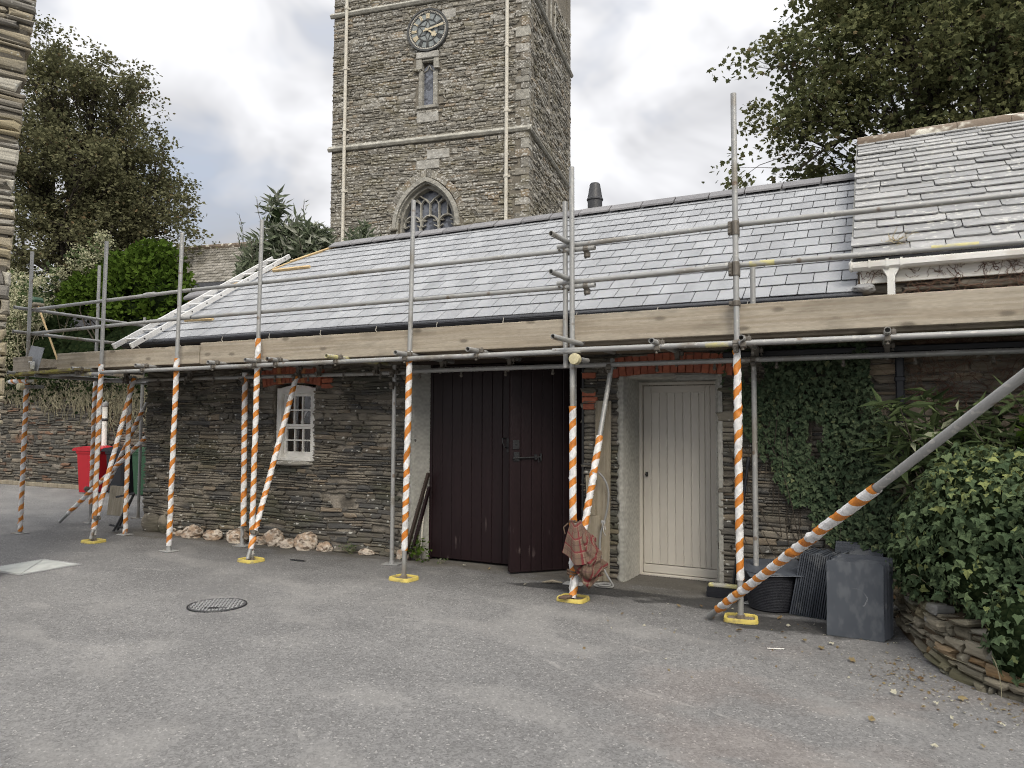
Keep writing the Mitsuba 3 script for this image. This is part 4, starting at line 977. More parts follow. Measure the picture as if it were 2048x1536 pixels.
part(ck, 'bezel', ring(.635, .69, .0, .11), 'dial_dark'); part(ck, 'minute_ring', ring(.555, .637, .045, .075), 'dial_dark'); part(ck, 'inner_ring', ring(.335, .365, .045, .075), 'dial_dark')
part(ck, 'bezel', ring(.605, .618, .075, .085), 'lead_pipe'); part(ck, 'minute_mark', join([dialbar(.572, a, .598, a, .02, .075, .081) for a in range(0, 360, 6)]), 'lead_pipe', kind='stuff')
star = []
for k in range(6):
    star += [dialbar(.345, 60 * k, .16, 60 * k + 30, .022, .045, .07), dialbar(.345, 60 * k + 60, .16, 60 * k + 30, .022, .045, .07), dialbar(.16, 60 * k + 30, .02, 60 * k + 30, .022, .045, .07)]
part(ck, 'star_tracery', join(star), 'dial_dark')
for k, tx_ in enumerate(('XII', 'I', 'II', 'III', 'IIII', 'V', 'VI', 'VII', 'VIII', 'IX', 'X', 'XI')):
    a0 = 30 * k; wd = {'I': 2.6, 'V': 5.6, 'X': 5.6}; tot = sum(wd[c] + 1.4 for c in tx_) - 1.4; a = a0 - tot / 2; bars = []
    for c in tx_:
        m = a + wd[c] / 2; r0_, r1_ = .375, .545
        if c == 'I': bars.append(dialbar(r0_, m, r1_, m, .026, .045, .08))
        if c == 'V': bars += [dialbar(r0_, m, r1_, m - 2.4, .026, .045, .08), dialbar(r0_, m, r1_, m + 2.4, .018, .045, .081)]
        if c == 'X': bars += [dialbar(r0_, m - 3.4, r1_, m + 2.4, .026, .045, .08), dialbar(r0_, m + 3.4, r1_, m - 2.4, .018, .045, .081)]
        a += wd[c] + 1.4
    part(ck, 'numeral', join(bars), 'gilt' if k in (0, 8, 9, 10, 11) else 'dial_dark')
part(ck, 'minute_hand', join([dialbar(-.14, 77, .56, 77, .05, .10, .115), dialbar(.3, 77, .55, 77, .07, .098, .113)]), 'gilt')
part(ck, 'hour_hand', join([dialbar(-.1, 126, .24, 126, .05, .085, .098), dialbar(.2, 126, .36, 126, .10, .084, .097), dialbar(.27, 108, .27, 144, .09, .083, .0965)]), 'gilt')
part(ck, 'hub', ring(.001, .045, .09, .125, 16), 'gilt')

# church roof and wall beyond the barn
ch = thing('church_aisle', 'long church roof of old grey slates with a stone ridge, left of the tower', 'building')
cu = lambda u, d, z: TC + tx * u + ty * d + A([0, 0, z])
part(ch, 'wall', (A([cu(u, d, z) for u in (-19, -6.7) for d in (0.4, 5.6) for z in (0, 5.2)]), A([[0, 1, 5], [0, 5, 4], [2, 7, 3], [2, 6, 7], [0, 2, 3], [0, 3, 1], [4, 5, 7], [4, 7, 6]])), 'dark_joint')
rs = A([cu(-19.2, .1, 5.05), cu(-6.65, .1, 5.05), cu(-6.65, 3, 8.40), cu(-19.2, 3, 8.40), cu(-6.65, 5.9, 5.05), cu(-19.2, 5.9, 5.05)])
cr_ = part(ch, 'roof', (rs, A([[0, 1, 2], [0, 2, 3], [3, 2, 4], [3, 4, 5]])), 'felt')
su = (rs[3] - rs[0]) / np.linalg.norm(rs[3] - rs[0]); sn = np.cross(tx, su); nl = np.linalg.norm(rs[3] - rs[0]); cs = []; s = 2.2
while s < nl:
    g2 = .17; x = 1.5 + (.1 if int(s / .17) % 2 else 0)
    while x < 12.5:
        wd = rng.uniform(.2, .34); o = rs[0] + tx * x + su * s; l_ = rng.uniform(.02, .035)
        v = A([o + sn * l_, o + tx * (wd - .01) + sn * (l_ + rng.uniform(-.008, .008)), o + tx * (wd - .01) + su * (g2 + .03) + sn * .004, o + su * (g2 + .03) + sn * .004, o - sn * .004, o + tx * (wd - .01) - sn * .004])
        cs.append((v, A([[0, 1, 2], [0, 2, 3], [4, 5, 1], [4, 1, 0]]), np.repeat(rng.random((1, 2)), 6, 0))); x += wd
    s += g2
lay(cr_, 'slate', cs, 'nave_slate', 0, 'slate_fill')
for k in range(24): part(cr_, 'ridge_tile', tube([rs[3] + tx * (.52 * k + .01) + A([0, 0, .03]), rs[3] + tx * (.52 * k + .51) + A([0, 0, .03])], .11, 8), 'ridge_clay', 40)


# ------------------------------------------------------------------ scaffold
rng = np.random.default_rng(77)
sc = thing('scaffold', 'tube scaffold with orange and white taped legs and timber toe boards along the barn front', 'scaffold')
FY, RYS = 6.34, 6.98                         # front and rear rows of standards


def sleeve(p0, p1, parent, baggy=0.0, r=0.0325, seed=0, crumple=()):
    """striped plastic tape sleeve drawn over a tube; crumple = stretches (0..1) where it is bunched up"""
    p0, p1 = A(p0, float), A(p1, float); L = np.linalg.norm(p1 - p0); n = max(24, int(L / .018)); t = np.linspace(0, 1, n)
    c = p0 + (p1 - p0) * t[:, None]; a, b, _ = basis(p1 - p0)
    bag = baggy * np.sin(t * np.pi)
    v, f, uv = tube(c, r, 14, False, True)
    v = v.reshape(n, 15, 3); g = np.arange(15) * 2 * np.pi / 14
    am = .10 + .16 * np.clip(meshkit.noise(np.stack([t * L * 3.3 + seed * 5.1, 0 * t, 0 * t], -1), seed + 8) - .45, 0, 1) * 2
    for lo, hi in crumple: am = np.where((t > lo) & (t < hi), .42, am)
    ns = meshkit.noise(np.stack([np.cos(g)[None] * 1.2 + 0 * t[:, None], np.sin(g)[None] * 1.2 + 0 * t[:, None], t[:, None] * L * 26 + 0 * g[None] + seed * 9], -1), seed) - .5
    n2 = meshkit.noise(np.stack([np.cos(g)[None] + 0 * t[:, None], np.sin(g)[None] + 0 * t[:, None], t[:, None] * L * 3 + 0 * g[None]], -1), seed + 3) - .5
    k = 1 + am[:, None] * ns * 1.6 + .20 * n2 + bag[:, None] * .6
    k[:, -1] = k[:, 0]
    v = c[:, None] + (v - c[:, None]) * k[..., None]
    uv = uv + A([0, seed * .37])
    uv[:, 1] += (am[:, None] * ns * .12).reshape(-1)
    return part(parent, 'tape_sleeve', (v.reshape(-1, 3), f), 'tape', True, uv)


def pad(x, y, parent, yellow=True, rz=0):
    if yellow:
        o = [(math.copysign(abs(math.cos(t)) ** .45, math.cos(t)), math.copysign(abs(math.sin(t)) ** .45, math.sin(t))) for t in np.linspace(0, 2 * np.pi, 33)[:-1]]
        prof = [(.80, .004), (.82, .03), (.88, .036), (.97, .034), (1.0, .02), (1.01, .002)]; v = A([[(a * s * .135, b * s * .115, h) for a, b in o] for s, h in prof]).reshape(-1, 3)
        i, j = np.meshgrid(np.arange(5), np.arange(32), indexing='ij'); q = np.stack([i * 32 + j, i * 32 + (j + 1) % 32, (i + 1) * 32 + (j + 1) % 32, (i + 1) * 32 + j], -1).reshape(-1, 4)
        f = np.vstack([q[:, [0, 2, 1]], q[:, [0, 3, 2]]]); M = rot((0, 0, 1), rz)
        b = part(parent, 'base_pad', move((v, f), M, (x, y, 0)), 'pad_yellow', 40, label='yellow plastic base pad')
        part(parent, 'base_plate', move(join([cbox(-.105, .105, -.09, .09, .004, .016, .003), lathe([(.001, .016), (.034, .016), (.034, .05), (.022, .05)], 12)]), M, (x, y, 0)), 'base_dirt')
    else:
        part(parent, 'base_plate', move(join([cbox(-.10, .10, -.075, .075, .002, .012, .003), lathe([(.001, .012), (.03, .012), (.03, .04), (.022, .04)], 12)]), rot((0, 0, 1), rz), (x, y, 0)), 'galvanised')


mat('pad_yellow', lambda p, n, uv: mix((0.62, 0.50, 0.13), (0.36, 0.30, 0.14), smoothstep(0.52, 0.75, f3(p, 14.0))), 0.55, 0.4)
mat('base_dirt', lambda p, n, uv: mix((0.15, 0.125, 0.10), (0.23, 0.20, 0.165), f3(p, 20.0)), 0.9, 0.2)


def coupler(c, a, b, off=None, name='coupler'):
    """a double coupler joining a tube along a at c to a tube along b at c + off"""
    c, a, b = A(c, float), A(a, float), A(b, float); a /= np.linalg.norm(a); b /= np.linalg.norm(b)
    off = A(off if off is not None else np.cross(a, b) * .05, float); o = off / np.linalg.norm(off)
    ms = []
    for q, d, s in ((c, a, 1), (c + off, b, -1)):
        ms.append(tube([q - d * .024, q - d * .018, q + d * .018, q + d * .024], [.028, .0315, .0315, .028], 10))
        w_ = np.cross(d, o); e = q + w_ * .042
        M = np.stack([d, w_, o], 1)
        ms.append(move(cbox(-.02, .02, -.014, .018, -.02, .02, .004), M, e))
        ms.append(tube([e - o * .045, e + o * .035], .007, 6)); ms.append(tube([e - o * .045, e - o * .034], .0125, 6))
    m = c + off / 2; M = np.stack([a, np.cross(o, a), o], 1); h = np.linalg.norm(off) / 2
    ms.append(move(cbox(-.022, .022, -.022, .022, -h * .6, h * .6, .004), M, m))
    return part(sc, name, join(ms), 'coupler_steel')


X_, Y_, Z_ = A([1.0, 0, 0]), A([0, 1.0, 0]), A([0, 0, 1.0])
# front standards: foot x, head x, height, tape from, tape to, pad
FS = [(-11.04, -11.03, 4.07, .03, 2.16, 0), (-9.40, -9.35, 4.04, .10, 2.37, 1), (-7.94, -7.87, 3.99, .07, 2.40, 0), (-6.55, -6.51, 3.99, .08, 2.585, 1),
      (-4.42, -4.36, 3.94, .30, 2.35, 1), (-2.555, -2.575, 4.02, .03, 1.77, 1), (-1.075, -1.09, 4.43, .33, 2.315, 1)]
std = []
for i, (xf, xh, h, t0, t1, yl) in enumerate(FS):
    lab = None
    s_ = part(sc, 'standard', pipe((xf, FY, .012), (xh, FY, h)), 'galvanised', 40, label=lab)
    f_ = lambda z: A([xf + (xh - xf) * z / h, FY, z])
    sleeve(f_(t0), f_(t1), s_, 0, seed=i + 1, crumple=[(0, .16)] if i in (0,) else ([(0, .3), (.62, .64)] if i == 5 else [(.93, .97)]))
    pad(xf, FY + (0.0 if i != 6 else .0), s_, yl, rng.uniform(-14, 14)); std.append(f_)
s6a = part(sc, 'standard', pipe((-2.655, FY + .055, 2.13), (-2.665, FY + .055, 3.715)), 'galvanised', 40)
# rear standards: x, y, z0, z1, tape
for i, (x, y, z0, z1, tp_) in enumerate(((-11.22, 7.50, .012, 4.11, (.30, 2.30)), (-9.63, 6.96, .012, 2.26, (.02, 2.22)), (-7.46, 7.06, .012, 2.26, None), (-5.02, 6.96, .012, 2.27, None),
                                         (-2.80, 6.98, .012, 2.27, None), (-1.045, 6.98, .012, 3.07, None), (-11.10, 8.25, .012, 3.36, None))):
    s_ = part(sc, 'standard', pipe((x, y, z0), (x, y, z1)), 'galvanised', 40)
    if tp_: sleeve((x, y, tp_[0]), (x, y, tp_[1]), s_, 0, seed=i + 11, crumple=[(0, .3)] if i == 1 else [])
    if i == 2: sleeve((x + .07, y - .05, .27), (x + .005, y - .03, 2.25), s_, 0, r=.036, seed=31, crumple=[(.31, .34)])
    pad(x, y, s_, False, rng.uniform(-20, 20))
# ledgers under the deck, guard rails above it
LZ, M_, TZ = 2.262, 2.905, 3.255
part(sc, 'ledger', pipe((-9.30, FY - .05, LZ - .008), (-2.46, FY - .05, LZ + .012)), 'galvanised', 40)
part(sc, 'ledger', pipe((-2.74, FY - .05, LZ + .022), (3.4, FY - .05, LZ + .012)), 'galvanised', 40)
part(sc, 'ledger', pipe((-11.3, FY + .05, LZ + .01), (-9.2, FY + .05, LZ - .02)), 'galvanised', 40)
rl = part(sc, 'ledger', pipe((-10.4, RYS + .05, 2.20), (-4.6, RYS + .05, 2.185)), 'galvanised', 40)
part(sc, 'ledger', pipe((-4.8, RYS - .05, 2.19), (3.4, RYS - .05, 2.20)), 'galvanised', 40)
tl = part(sc, 'ledger', pipe((-11.42, FY - .045, 2.17), (-10.75, FY - .045, 2.175), bore=.02), 'yellow_paint', 40)
sleeve((-11.36, FY - .045, 2.17), (-10.93, FY - .045, 2.173), tl, 0, .032, 44, [(.55, 1)])
for nm, z in (('guard_rail', TZ), ('guard_rail', M_)):
    part(sc, nm, pipe((-11.1, FY + .05, z - .03), (-7.72, FY + .05, z + .005)), 'galvanised', 40)
    part(sc, nm, pipe((-7.70, FY + .05, z + .003), (-2.36, FY + .05, z - .012)), 'galvanised', 40)
    part(sc, nm, pipe((-2.74, FY + .05, z + .03), (-1.10, FY + .05, z + .052)), 'galvanised', 40)
    part(sc, nm, pipe((-1.07, FY + .05, z + .052), (3.4, FY + .05, z + .03)), 'galvanised', 40)
    part(sc, nm, pipe((-11.12, 6.17, z - .02), (-11.16, 8.6, z - .03)), 'galvanised', 40)
    part(sc, nm, pipe((-2.66, 6.05, z + .075), (-2.60, 6.62, z + .055)), 'galvanised', 40, label='short stub tube pointing forward')
part(sc, 'sleeve_coupler', tube([(-1.36, FY + .05, M_ + .05), (-1.35, FY + .05, M_ + .05), (-1.15, FY + .05, M_ + .052), (-1.14, FY + .05, M_ + .052)], [.026, .032, .032, .026], 10), 'galvanised')
part(sc, 'sleeve_coupler', tube([(-8.62, FY + .05, TZ), (-8.61, FY + .05, TZ), (-8.42, FY + .05, TZ + .002), (-8.41, FY + .05, TZ + .002)], [.026, .032, .032, .026], 10), 'galvanised')
for a, b, z in ((-7.72, -7.7, TZ),): pass
part(sc, 'paint_band', join([tube([(.35, FY + .05, M_ + .048), (.66, FY + .05, M_ + .046)], .0248, 12, False), tube([(-.98, FY + .05, M_ + .052), (-.78, FY + .05, M_ + .051)], .0248, 12, False)]), 'yellow_paint', True)
part(sc, 'paint_band', join([tube([(-1.33, FY - .05, LZ + .018), (-1.14, FY - .05, LZ + .018)], .0250, 12, False), tube([(-9.85, FY + .05, LZ - .012), (-9.62, FY + .05, LZ - .014)], .0250, 12, False)]), 'yellow_paint', True)
# transoms carrying the boards
TX = [-9.75, -8.43, -7.16, -6.49, -6.16, -5.29, -4.385, -3.54, -1.745, -1.02, .042, 1.3]
for i, x in enumerate(TX):
    y0 = 6.13 + rng.uniform(-.05, .06) - (.06 if x == .042 else 0)
    part(sc, 'transom', pipe((x, y0, LZ + .052), (x + rng.uniform(-.03, .03), 7.22, LZ + .048)), 'yellow_paint' if i == 5 else 'galvanised', 40)
    coupler((x, FY - .05, LZ + .003), X_, Y_, (0, 0, .05)); coupler((x, RYS, 2.2), X_, Y_, (0, 0, .08))
part(sc, 'transom', pipe((-2.60, 5.96, LZ + .115), (-2.42, 7.1, LZ + .07)), 'galvanised', 40)
part(sc, 'transom', pipe((-11.08, 6.1, 2.29), (-11.1, 8.3, 2.27)), 'galvanised', 40); part(sc, 'transom', pipe((-10.6, 6.2, 2.24), (-10.62, 8.3, 2.22)), 'galvanised', 40)
for x, y, z in ((-10.90, 6.16, 2.09), (-2.50, 6.22, 2.195)):
    q = part(sc, 'transom', pipe((x, y, z), (x, y + .34, z + .01)), 'galvanised', 40)
    part(q, 'end_cap', move(lathe([(.001, -.012), (.028, -.012), (.048, -.008), (.052, .0), (.052, .055), (.044, .062), (.026, .062)], 20), rot((1, 0, 0), -90), (x, y - .005, z)), 'cap_cream', 40)
mat('cap_cream', (0.55, 0.50, 0.32), 0.5, 0.4)
# braces
br = part(sc, 'brace', pipe((-9.37, 6.28, .05), (-9.56, 6.98, 2.25)), 'galvanised', 40); d_ = A([-9.56, 6.98, 2.25]) - A([-9.37, 6.28, .05]); sleeve(A([-9.37, 6.28, .05]) + d_ * .055, A([-9.37, 6.28, .05]) + d_ * .985, br, seed=41, crumple=[(.3, .34)])
br = part(sc, 'brace', pipe((-6.53, 6.27, .04), (-6.50, 6.98, 2.24)), 'galvanised', 40); d_ = A([.03, .71, 2.2]); sleeve(A([-6.53, 6.27, .04]) + d_ * .05, A([-6.53, 6.27, .04]) + d_ * .985, br, seed=42, crumple=[(.05, .2)])
br = part(sc, 'brace', pipe((-2.53, 6.27, .05), (-2.39, 6.97, 2.25)), 'galvanised', 40); d_ = A([.14, .70, 2.2]); sleeve(A([-2.53, 6.27, .05]) + d_ * -.005, A([-2.53, 6.27, .05]) + d_ * .655, br, seed=43, crumple=[(0, .3), (.68, .82)])
b0, b1 = A([-1.31, 6.24, .03]), A([.98, 3.35, 2.25])
b1 = A([.665, 3.80, 1.93]) + (A([.665, 3.80, 1.93]) - b0) * .18
br = part(sc, 'brace', pipe(b0, b1, .0245, 16), 'galvanised', 40, label='long raking brace leaning out to the right across the slates')
sleeve(b0 + (b1 - b0) * .042, b0 + (b1 - b0) * .545, br, 0, .034, 45, [(.16, .23), (.52, .58), (.66, .70)])
br = part(sc, 'brace', pipe((-11.55, 7.22, .03), (-10.05, 7.62, 1.42)), 'galvanised', 40); sleeve((-11.40, 7.26, .17), (-10.10, 7.607, 1.37), br, seed=47)
br = part(sc, 'brace', pipe((-11.10, 7.42, .05), (-10.55, 7.95, 1.95)), 'galvanised', 40); sleeve((-11.06, 7.46, .19), (-10.6, 7.90, 1.80), br, seed=48)
# couplers at the standards
for i, f_ in enumerate(std):
    for z in (M_, TZ):
        dz = (-.025 if i < 2 else .05 if i == 6 else .03 if i == 5 else 0)
        coupler(f_(z + dz), Z_, X_, (0, .05, 0))
    if i: coupler(f_(LZ + (.02 if i > 4 else 0)), Z_, X_, (0, -.05, 0))
    coupler(f_(2.625), Z_, X_, (.0, .05, 0), 'board_clip')
for x, y, z in ((-7.46, 7.06, 2.15), (-5.02, 6.96, 2.05), (-5.02, 6.96, 2.19), (-1.045, 6.98, 2.2), (-9.63, 6.96, 2.2), (-2.8, 6.98, 2.2), (-6.51, 6.98, 2.17), (-2.41, 6.97, 2.17)): coupler((x, y, z), Z_, X_, (0, -.05, 0))
for x, z in ((-2.665, M_), (-2.665, TZ)):
    coupler((x, FY + .055, z - .01), Z_, X_, (0, .05, 0)); coupler((-2.45, FY + .05, z - .015), X_, Z_, (0, .03, -.05))
coupler((-1.13, FY - .05, .20), Z_, A([.62, -.6, .5]), (0, -.03, 0)); coupler((-6.54, FY, .34), Z_, A([0, .3, 1]), (.04, -.02, 0)); coupler((-9.39, FY, .33), Z_, A([0, .3, 1]), (.05, -.02, 0)); coupler((-11.2, 7.45, .55), Z_, A([.7, .2, .6]), (0, -.05, 0))
for x in np.arange(-9.1, 2, .55): part(sc, 'hook_bolt', join([tube([(x, RYS + .02, 2.20), (x, RYS + .02, 2.12)], .012, 6), sphere((x, RYS + .02, 2.13), .02, 5)]), 'coupler_steel')
# boards
for a, b, z0, z1 in ((-10.50, -7.62, 2.335, 2.565), (-7.60, -4.46, 2.325, 2.59), (-4.44, -2.675, 2.345, 2.60), (-2.60, 3.3, 2.375, 2.63)):
    part(sc, 'toe_board', cbox(a, b, FY + .095, FY + .133, z0, z1, .004), 'plank', uv=tuple(rng.random(2)))
part(sc, 'toe_board', cbox(-11.14, -10.74, 6.20, 6.238, 2.30, 2.515, .004), 'plank', uv=(.3, .9), label='short stub of toe board at the far left end')
part(sc, 'toe_board', cbox(-11.05, -11.012, 6.3, 8.2, 2.33, 2.52, .004), 'plank', uv=(.6, .9))
for k in range(4):
    y = FY + .14 + k * .228
    for a, b in ((-11.0, -7.3), (-7.28, -3.4), (-3.38, .5), (.52, 3.4)):
        part(sc, 'deck_board', cbox(a + rng.uniform(-.03, .0), b, y, y + .222, LZ + .079, LZ + .079 + .036, .004), 'deck_plank', uv=tuple(rng.random(2)))
part(sc, 'deck_board', move(cbox(-1.5, .02, -.11, .11, 0, .036, .004), rot((0, 1, 0), -1.5), (-9.72, 6.30, 2.288)), 'deck_mossy', label='mossy board end sticking out at the left')
mat('deck_mossy', lambda p, n, uv: mix((0.20, 0.17, 0.10), (0.30, 0.27, 0.08), smoothstep(0.4, 0.65, f3(p, 9.0))), 0.85, 0.2)

# things standing on the scaffold
bm = thing('long_broom', 'yard broom with green head up, leaning on the scaffold rail at far left', 'broom')
part(bm, 'handle', tube([(-11.17, 6.9, 2.42), (-11.79, 6.9, 3.40)], .014, 8), 'new_timber', True, (.2, .2))
part(bm, 'head', move(cbox(-.04, .04, -.085, .085, -.028, .028, .012), rot((0, 1, 0), -30), (-11.80, 6.9, 3.42)), 'board_tan', uv=(.3, .3))
part(bm, 'bristles', move(cbox(-.06, .06, -.095, .095, .026, .13, .03), rot((0, 1, 0), -30), (-11.80, 6.9, 3.42)), 'bin_green')
solid('loose_slate', 'grey slate propped upright on the left end of the scaffold boards', 'slate', move(cbox(-.165, .165, -.004, .004, 0, .34, .002), rot((1, 0, 0), -8) @ rot((0, 1, 0), 9), (-10.85, 6.29, 2.335)), 'new_slate', uv=(.1, .5))
cup = thing('white_tub', 'small white tub on the scaffold boards in front of the grey slate', 'tub')
part(cup, 'body', lathe([(.001, 0), (.034, 0), (.041, .10)], 16, (-10.76, 6.24, 2.335)), 'white_plastic', True); part(cup, 'lid', lathe([(.043, .098), (.043, .108), (.001, .11)], 16, (-10.76, 6.24, 2.335)), 'white_plastic', True)
# ------------------------------------------------------------------ plaid blanket tied to the scaffold leg
nt, nk = 200, 110
tt, kk = np.meshgrid(np.linspace(0, 2 * np.pi, nt), np.linspace(0, 1, nk), indexing='xy')
prof = np.interp(kk, [0, .06, .2, .42, .56, .62, .70, .78, .84, .90, .95, 1], [.02, .05, .095, .145, .165, .125, .17, .18, .12, .15, .085, .01])
cz = np.stack([np.cos(tt), np.sin(tt), kk], -1)
fold = .55 * (meshkit.noise(cz * A([1.5, 1.5, 1.6]) + 3, 5) - .5) + .75 * (np.abs(meshkit.noise(cz * A([2.4, 2.4, 4.5]) + 9, 8) - .5) - .2) + .45 * (np.abs(meshkit.noise(cz * A([4.5, 4.5, 8.0]) + 2, 2) - .5) - .2) + .06 * np.sin(7 * tt + 6 * kk)
rr = .93 * prof * (1 + 1.1 * fold * np.minimum(kk * 4, 1)); zz = .70 - kk * .50 + (.05 * np.sin(2 * tt + 1) - .05 * np.cos(tt) + .07 * (meshkit.noise(cz * 2.2 + 6, 4) - .5)) * kk
v = np.stack([-2.445 + rr * np.cos(tt) * .92 + .09 * np.minimum(kk * 1.6, 1) - .035, 6.30 + rr * np.sin(tt) * .8, zz], -1).reshape(-1, 3)
i, j = np.meshgrid(np.arange(nk - 1), np.arange(nt - 1), indexing='ij'); q = np.stack([i * nt + j, i * nt + j + 1, (i + 1) * nt + j + 1, (i + 1) * nt + j], -1).reshape(-1, 4)
bl = thing('plaid_blanket', 'crumpled brown and red plaid blanket tied round the scaffold leg', 'blanket')
part(bl, 'bundle', (v, np.vstack([q[:, [0, 2, 1]], q[:, [0, 3, 2]]])), 'plaid', True, np.c_[(tt * .105 + .16 * kk + .05 * np.sin(3 * kk + tt)).ravel(), (kk * .44 + .12 * np.sin(tt)).ravel()])
ns, nh = 46, 34                                            # the corner folded over in front
ss, hh = np.meshgrid(np.linspace(-1, 1, ns), np.linspace(0, 1, nh), indexing='xy')
wv = .05 + .115 * hh; bend = .035 * (meshkit.noise(np.stack([ss * 1.7 + 2, hh * 2.2, 0 * ss], -1), 3) - .5)
v = np.stack([-2.505 + ss * wv + .055 * hh, 6.285 - .085 * (1 - ss ** 2) * (.4 + .6 * hh) - .05 * hh - bend - .03 * np.sin(ss * 5 + 1) * hh, .72 - hh * .33 - .035 * ss * hh - .02 * np.cos(ss * 3)], -1).reshape(-1, 3)
i, j = np.meshgrid(np.arange(nh - 1), np.arange(ns - 1), indexing='ij'); q = np.stack([i * ns + j, i * ns + j + 1, (i + 1) * ns + j + 1, (i + 1) * ns + j], -1).reshape(-1, 4)
part(bl, 'front_fold', (v, np.vstack([q[:, [0, 2, 1]], q[:, [0, 3, 2]]])), 'plaid', True, np.c_[(ss * .16 + .07).ravel(), (hh * .36).ravel()])
part(bl, 'tie', join([tube([(-2.555 + .036 * math.cos(t), FY + .036 * math.sin(t), .70 + .012 * t / 6) for t in np.linspace(0, 12, 30)], .006, 5), tube([(-2.59, 6.31, .7), (-2.63, 6.29, .66), (-2.62, 6.30, .6)], .006, 5)]), 'rope_brown')
rope = thing('rope_scrap', 'brown rope scraps knotted round the foot of the leg below the plaid blanket', 'rope')
part(rope, 'coil', join([tube([(-2.54 + (.055 + .01 * math.sin(3 * t)) * math.cos(t), 6.30 + .055 * math.sin(t), .235 + .012 * math.sin(2 * t) + .004 * t) for t in np.linspace(0, 15, 50)], .009, 5), tube([(-2.6, 6.25, .05), (-2.63, 6.2, .045), (-2.57, 6.19, .05), (-2.53, 6.23, .06), (-2.6, 6.23, .055)], .014, 6)]), 'rope_brown')

# ------------------------------------------------------------------ things along the wall
RK = ((-9.12, 7.28, .085, .07, .075, 'small pale quartz lump, first in the row at the left corner of the barn'), (-8.92, 7.27, .085, .07, .06, 'small flat quartz lump just left of a taped scaffold leg'),
      (-8.62, 7.24, .17, .12, .125, 'big rounded quartz lump right of the left wall taped leg'), (-8.22, 7.24, .14, .10, .105, 'medium quartz lump between the two biggest ones on the left'),
      (-7.76, 7.24, .17, .12, .135, 'broad cracked quartz lump left of the loose hanging tape sleeve'), (-7.36, 7.27, .10, .09, .08, 'quartz lump hidden behind the loose hanging tape sleeve'),
      (-7.12, 7.27, .15, .11, .17, 'tall quartz lump behind the pair of taped braces'), (-6.88, 7.25, .12, .10, .085, 'low quartz lump left of the pointed one under the window'),
      (-6.58, 7.24, .155, .12, .16, 'pointed quartz lump, tallest under the sash window'), (-6.30, 7.27, .12, .09, .085, 'small quartz lump right of the pointed one under the window'),
      (-6.08, 7.30, .10, .07, .05, 'dark flat stone among the pale lumps right of the window'), (-5.67, 7.31, .11, .08, .055, 'small pale quartz lump right of the moss tuft'),
      (-5.40, 7.32, .09, .07, .05, 'small dark stone near the plain grey leg'), (-5.12, 7.31, .11, .08, .085, 'quartz lump between the plain grey leg and the maroon door'))
for k, (x, y, rx, ry, rz, lb) in enumerate(RK):
    solid('quartz_rock', lb, 'rock', rock((x, y + .03, rz * .45), (rx * .92, ry, rz * .85), k + 3, 3, .55), 'quartz' if k not in (10, 12) else 'barn_stone', uv=(.4, .4), group='rough stones along the foot of the barn wall')


def clump(key, c, n, sz, r, rng, m, shape='maple', h=.2):
    P = A(c) + rng.normal(size=(n, 3)) * A([r, r * .7, h * .5]) + A([0, 0, h]); P[:, 2] = np.maximum(P[:, 2], .01)
    part(key, 'foliage', leaves(P, rdir(rng, n) * A([1, 1, .4]), A([0, -.3, 1]) + .5 * rng.normal(size=(n, 3)), rng.uniform(.7, 1.2, n) * sz, rng, shape), m, kind='stuff')
    part(key, 'stem', join([tube(curve(A(c) * A([1, 1, 0]), P[i], rng, .2, 4), .0025, 3, False) for i in range(0, n, 3)]), 'dry_vine', uv=(.2, .2))


w1 = thing('green_weed', 'small leafy green weed growing at the left foot of the maroon door', 'plant'); clump(w1, (-4.90, 7.30, 0), 90, .05, .075, rng, 'leaf_bright', 'maple', .14)
w2 = thing('green_weed', 'tiny tuft of moss and weed among the pale rocks at the barn wall', 'plant'); clump(w2, (-5.88, 7.27, 0), 70, .03, .06, rng, 'leaf_shrub', 'kite', .07)
w3 = thing('green_weed', 'tiny weed at the wall foot next to the plain grey scaffold leg', 'plant'); clump(w3, (-4.55, 7.25, 0), 14, .035, .04, rng, 'leaf_shrub', 'kite', .03)
# strips and pipe leaning beside the maroon door
for k, (xa, ya, xb, yb, z1, m, lb) in enumerate(((-5.05, 7.24, -4.80, 7.36, 1.02, 'dark_strip', 'dark brown timber strip leaning left of the maroon door'), (-4.98, 7.26, -4.79, 7.37, .86, 'maroon_paint', 'shorter dark strip leaning beside the longer one left of the maroon door'))):
    solid('timber_strip', lb, 'timber', bar((xa, ya, .0), (xb, yb, z1), .03, .05, (0, -1, 0)), m)
solid('thin_pipe', 'thin pale pipe standing in the corner left of the maroon door', 'pipe', tube([(-4.89, 7.33, 0), (-4.84, 7.38, .95)], .011, 7), 'lead_pipe')
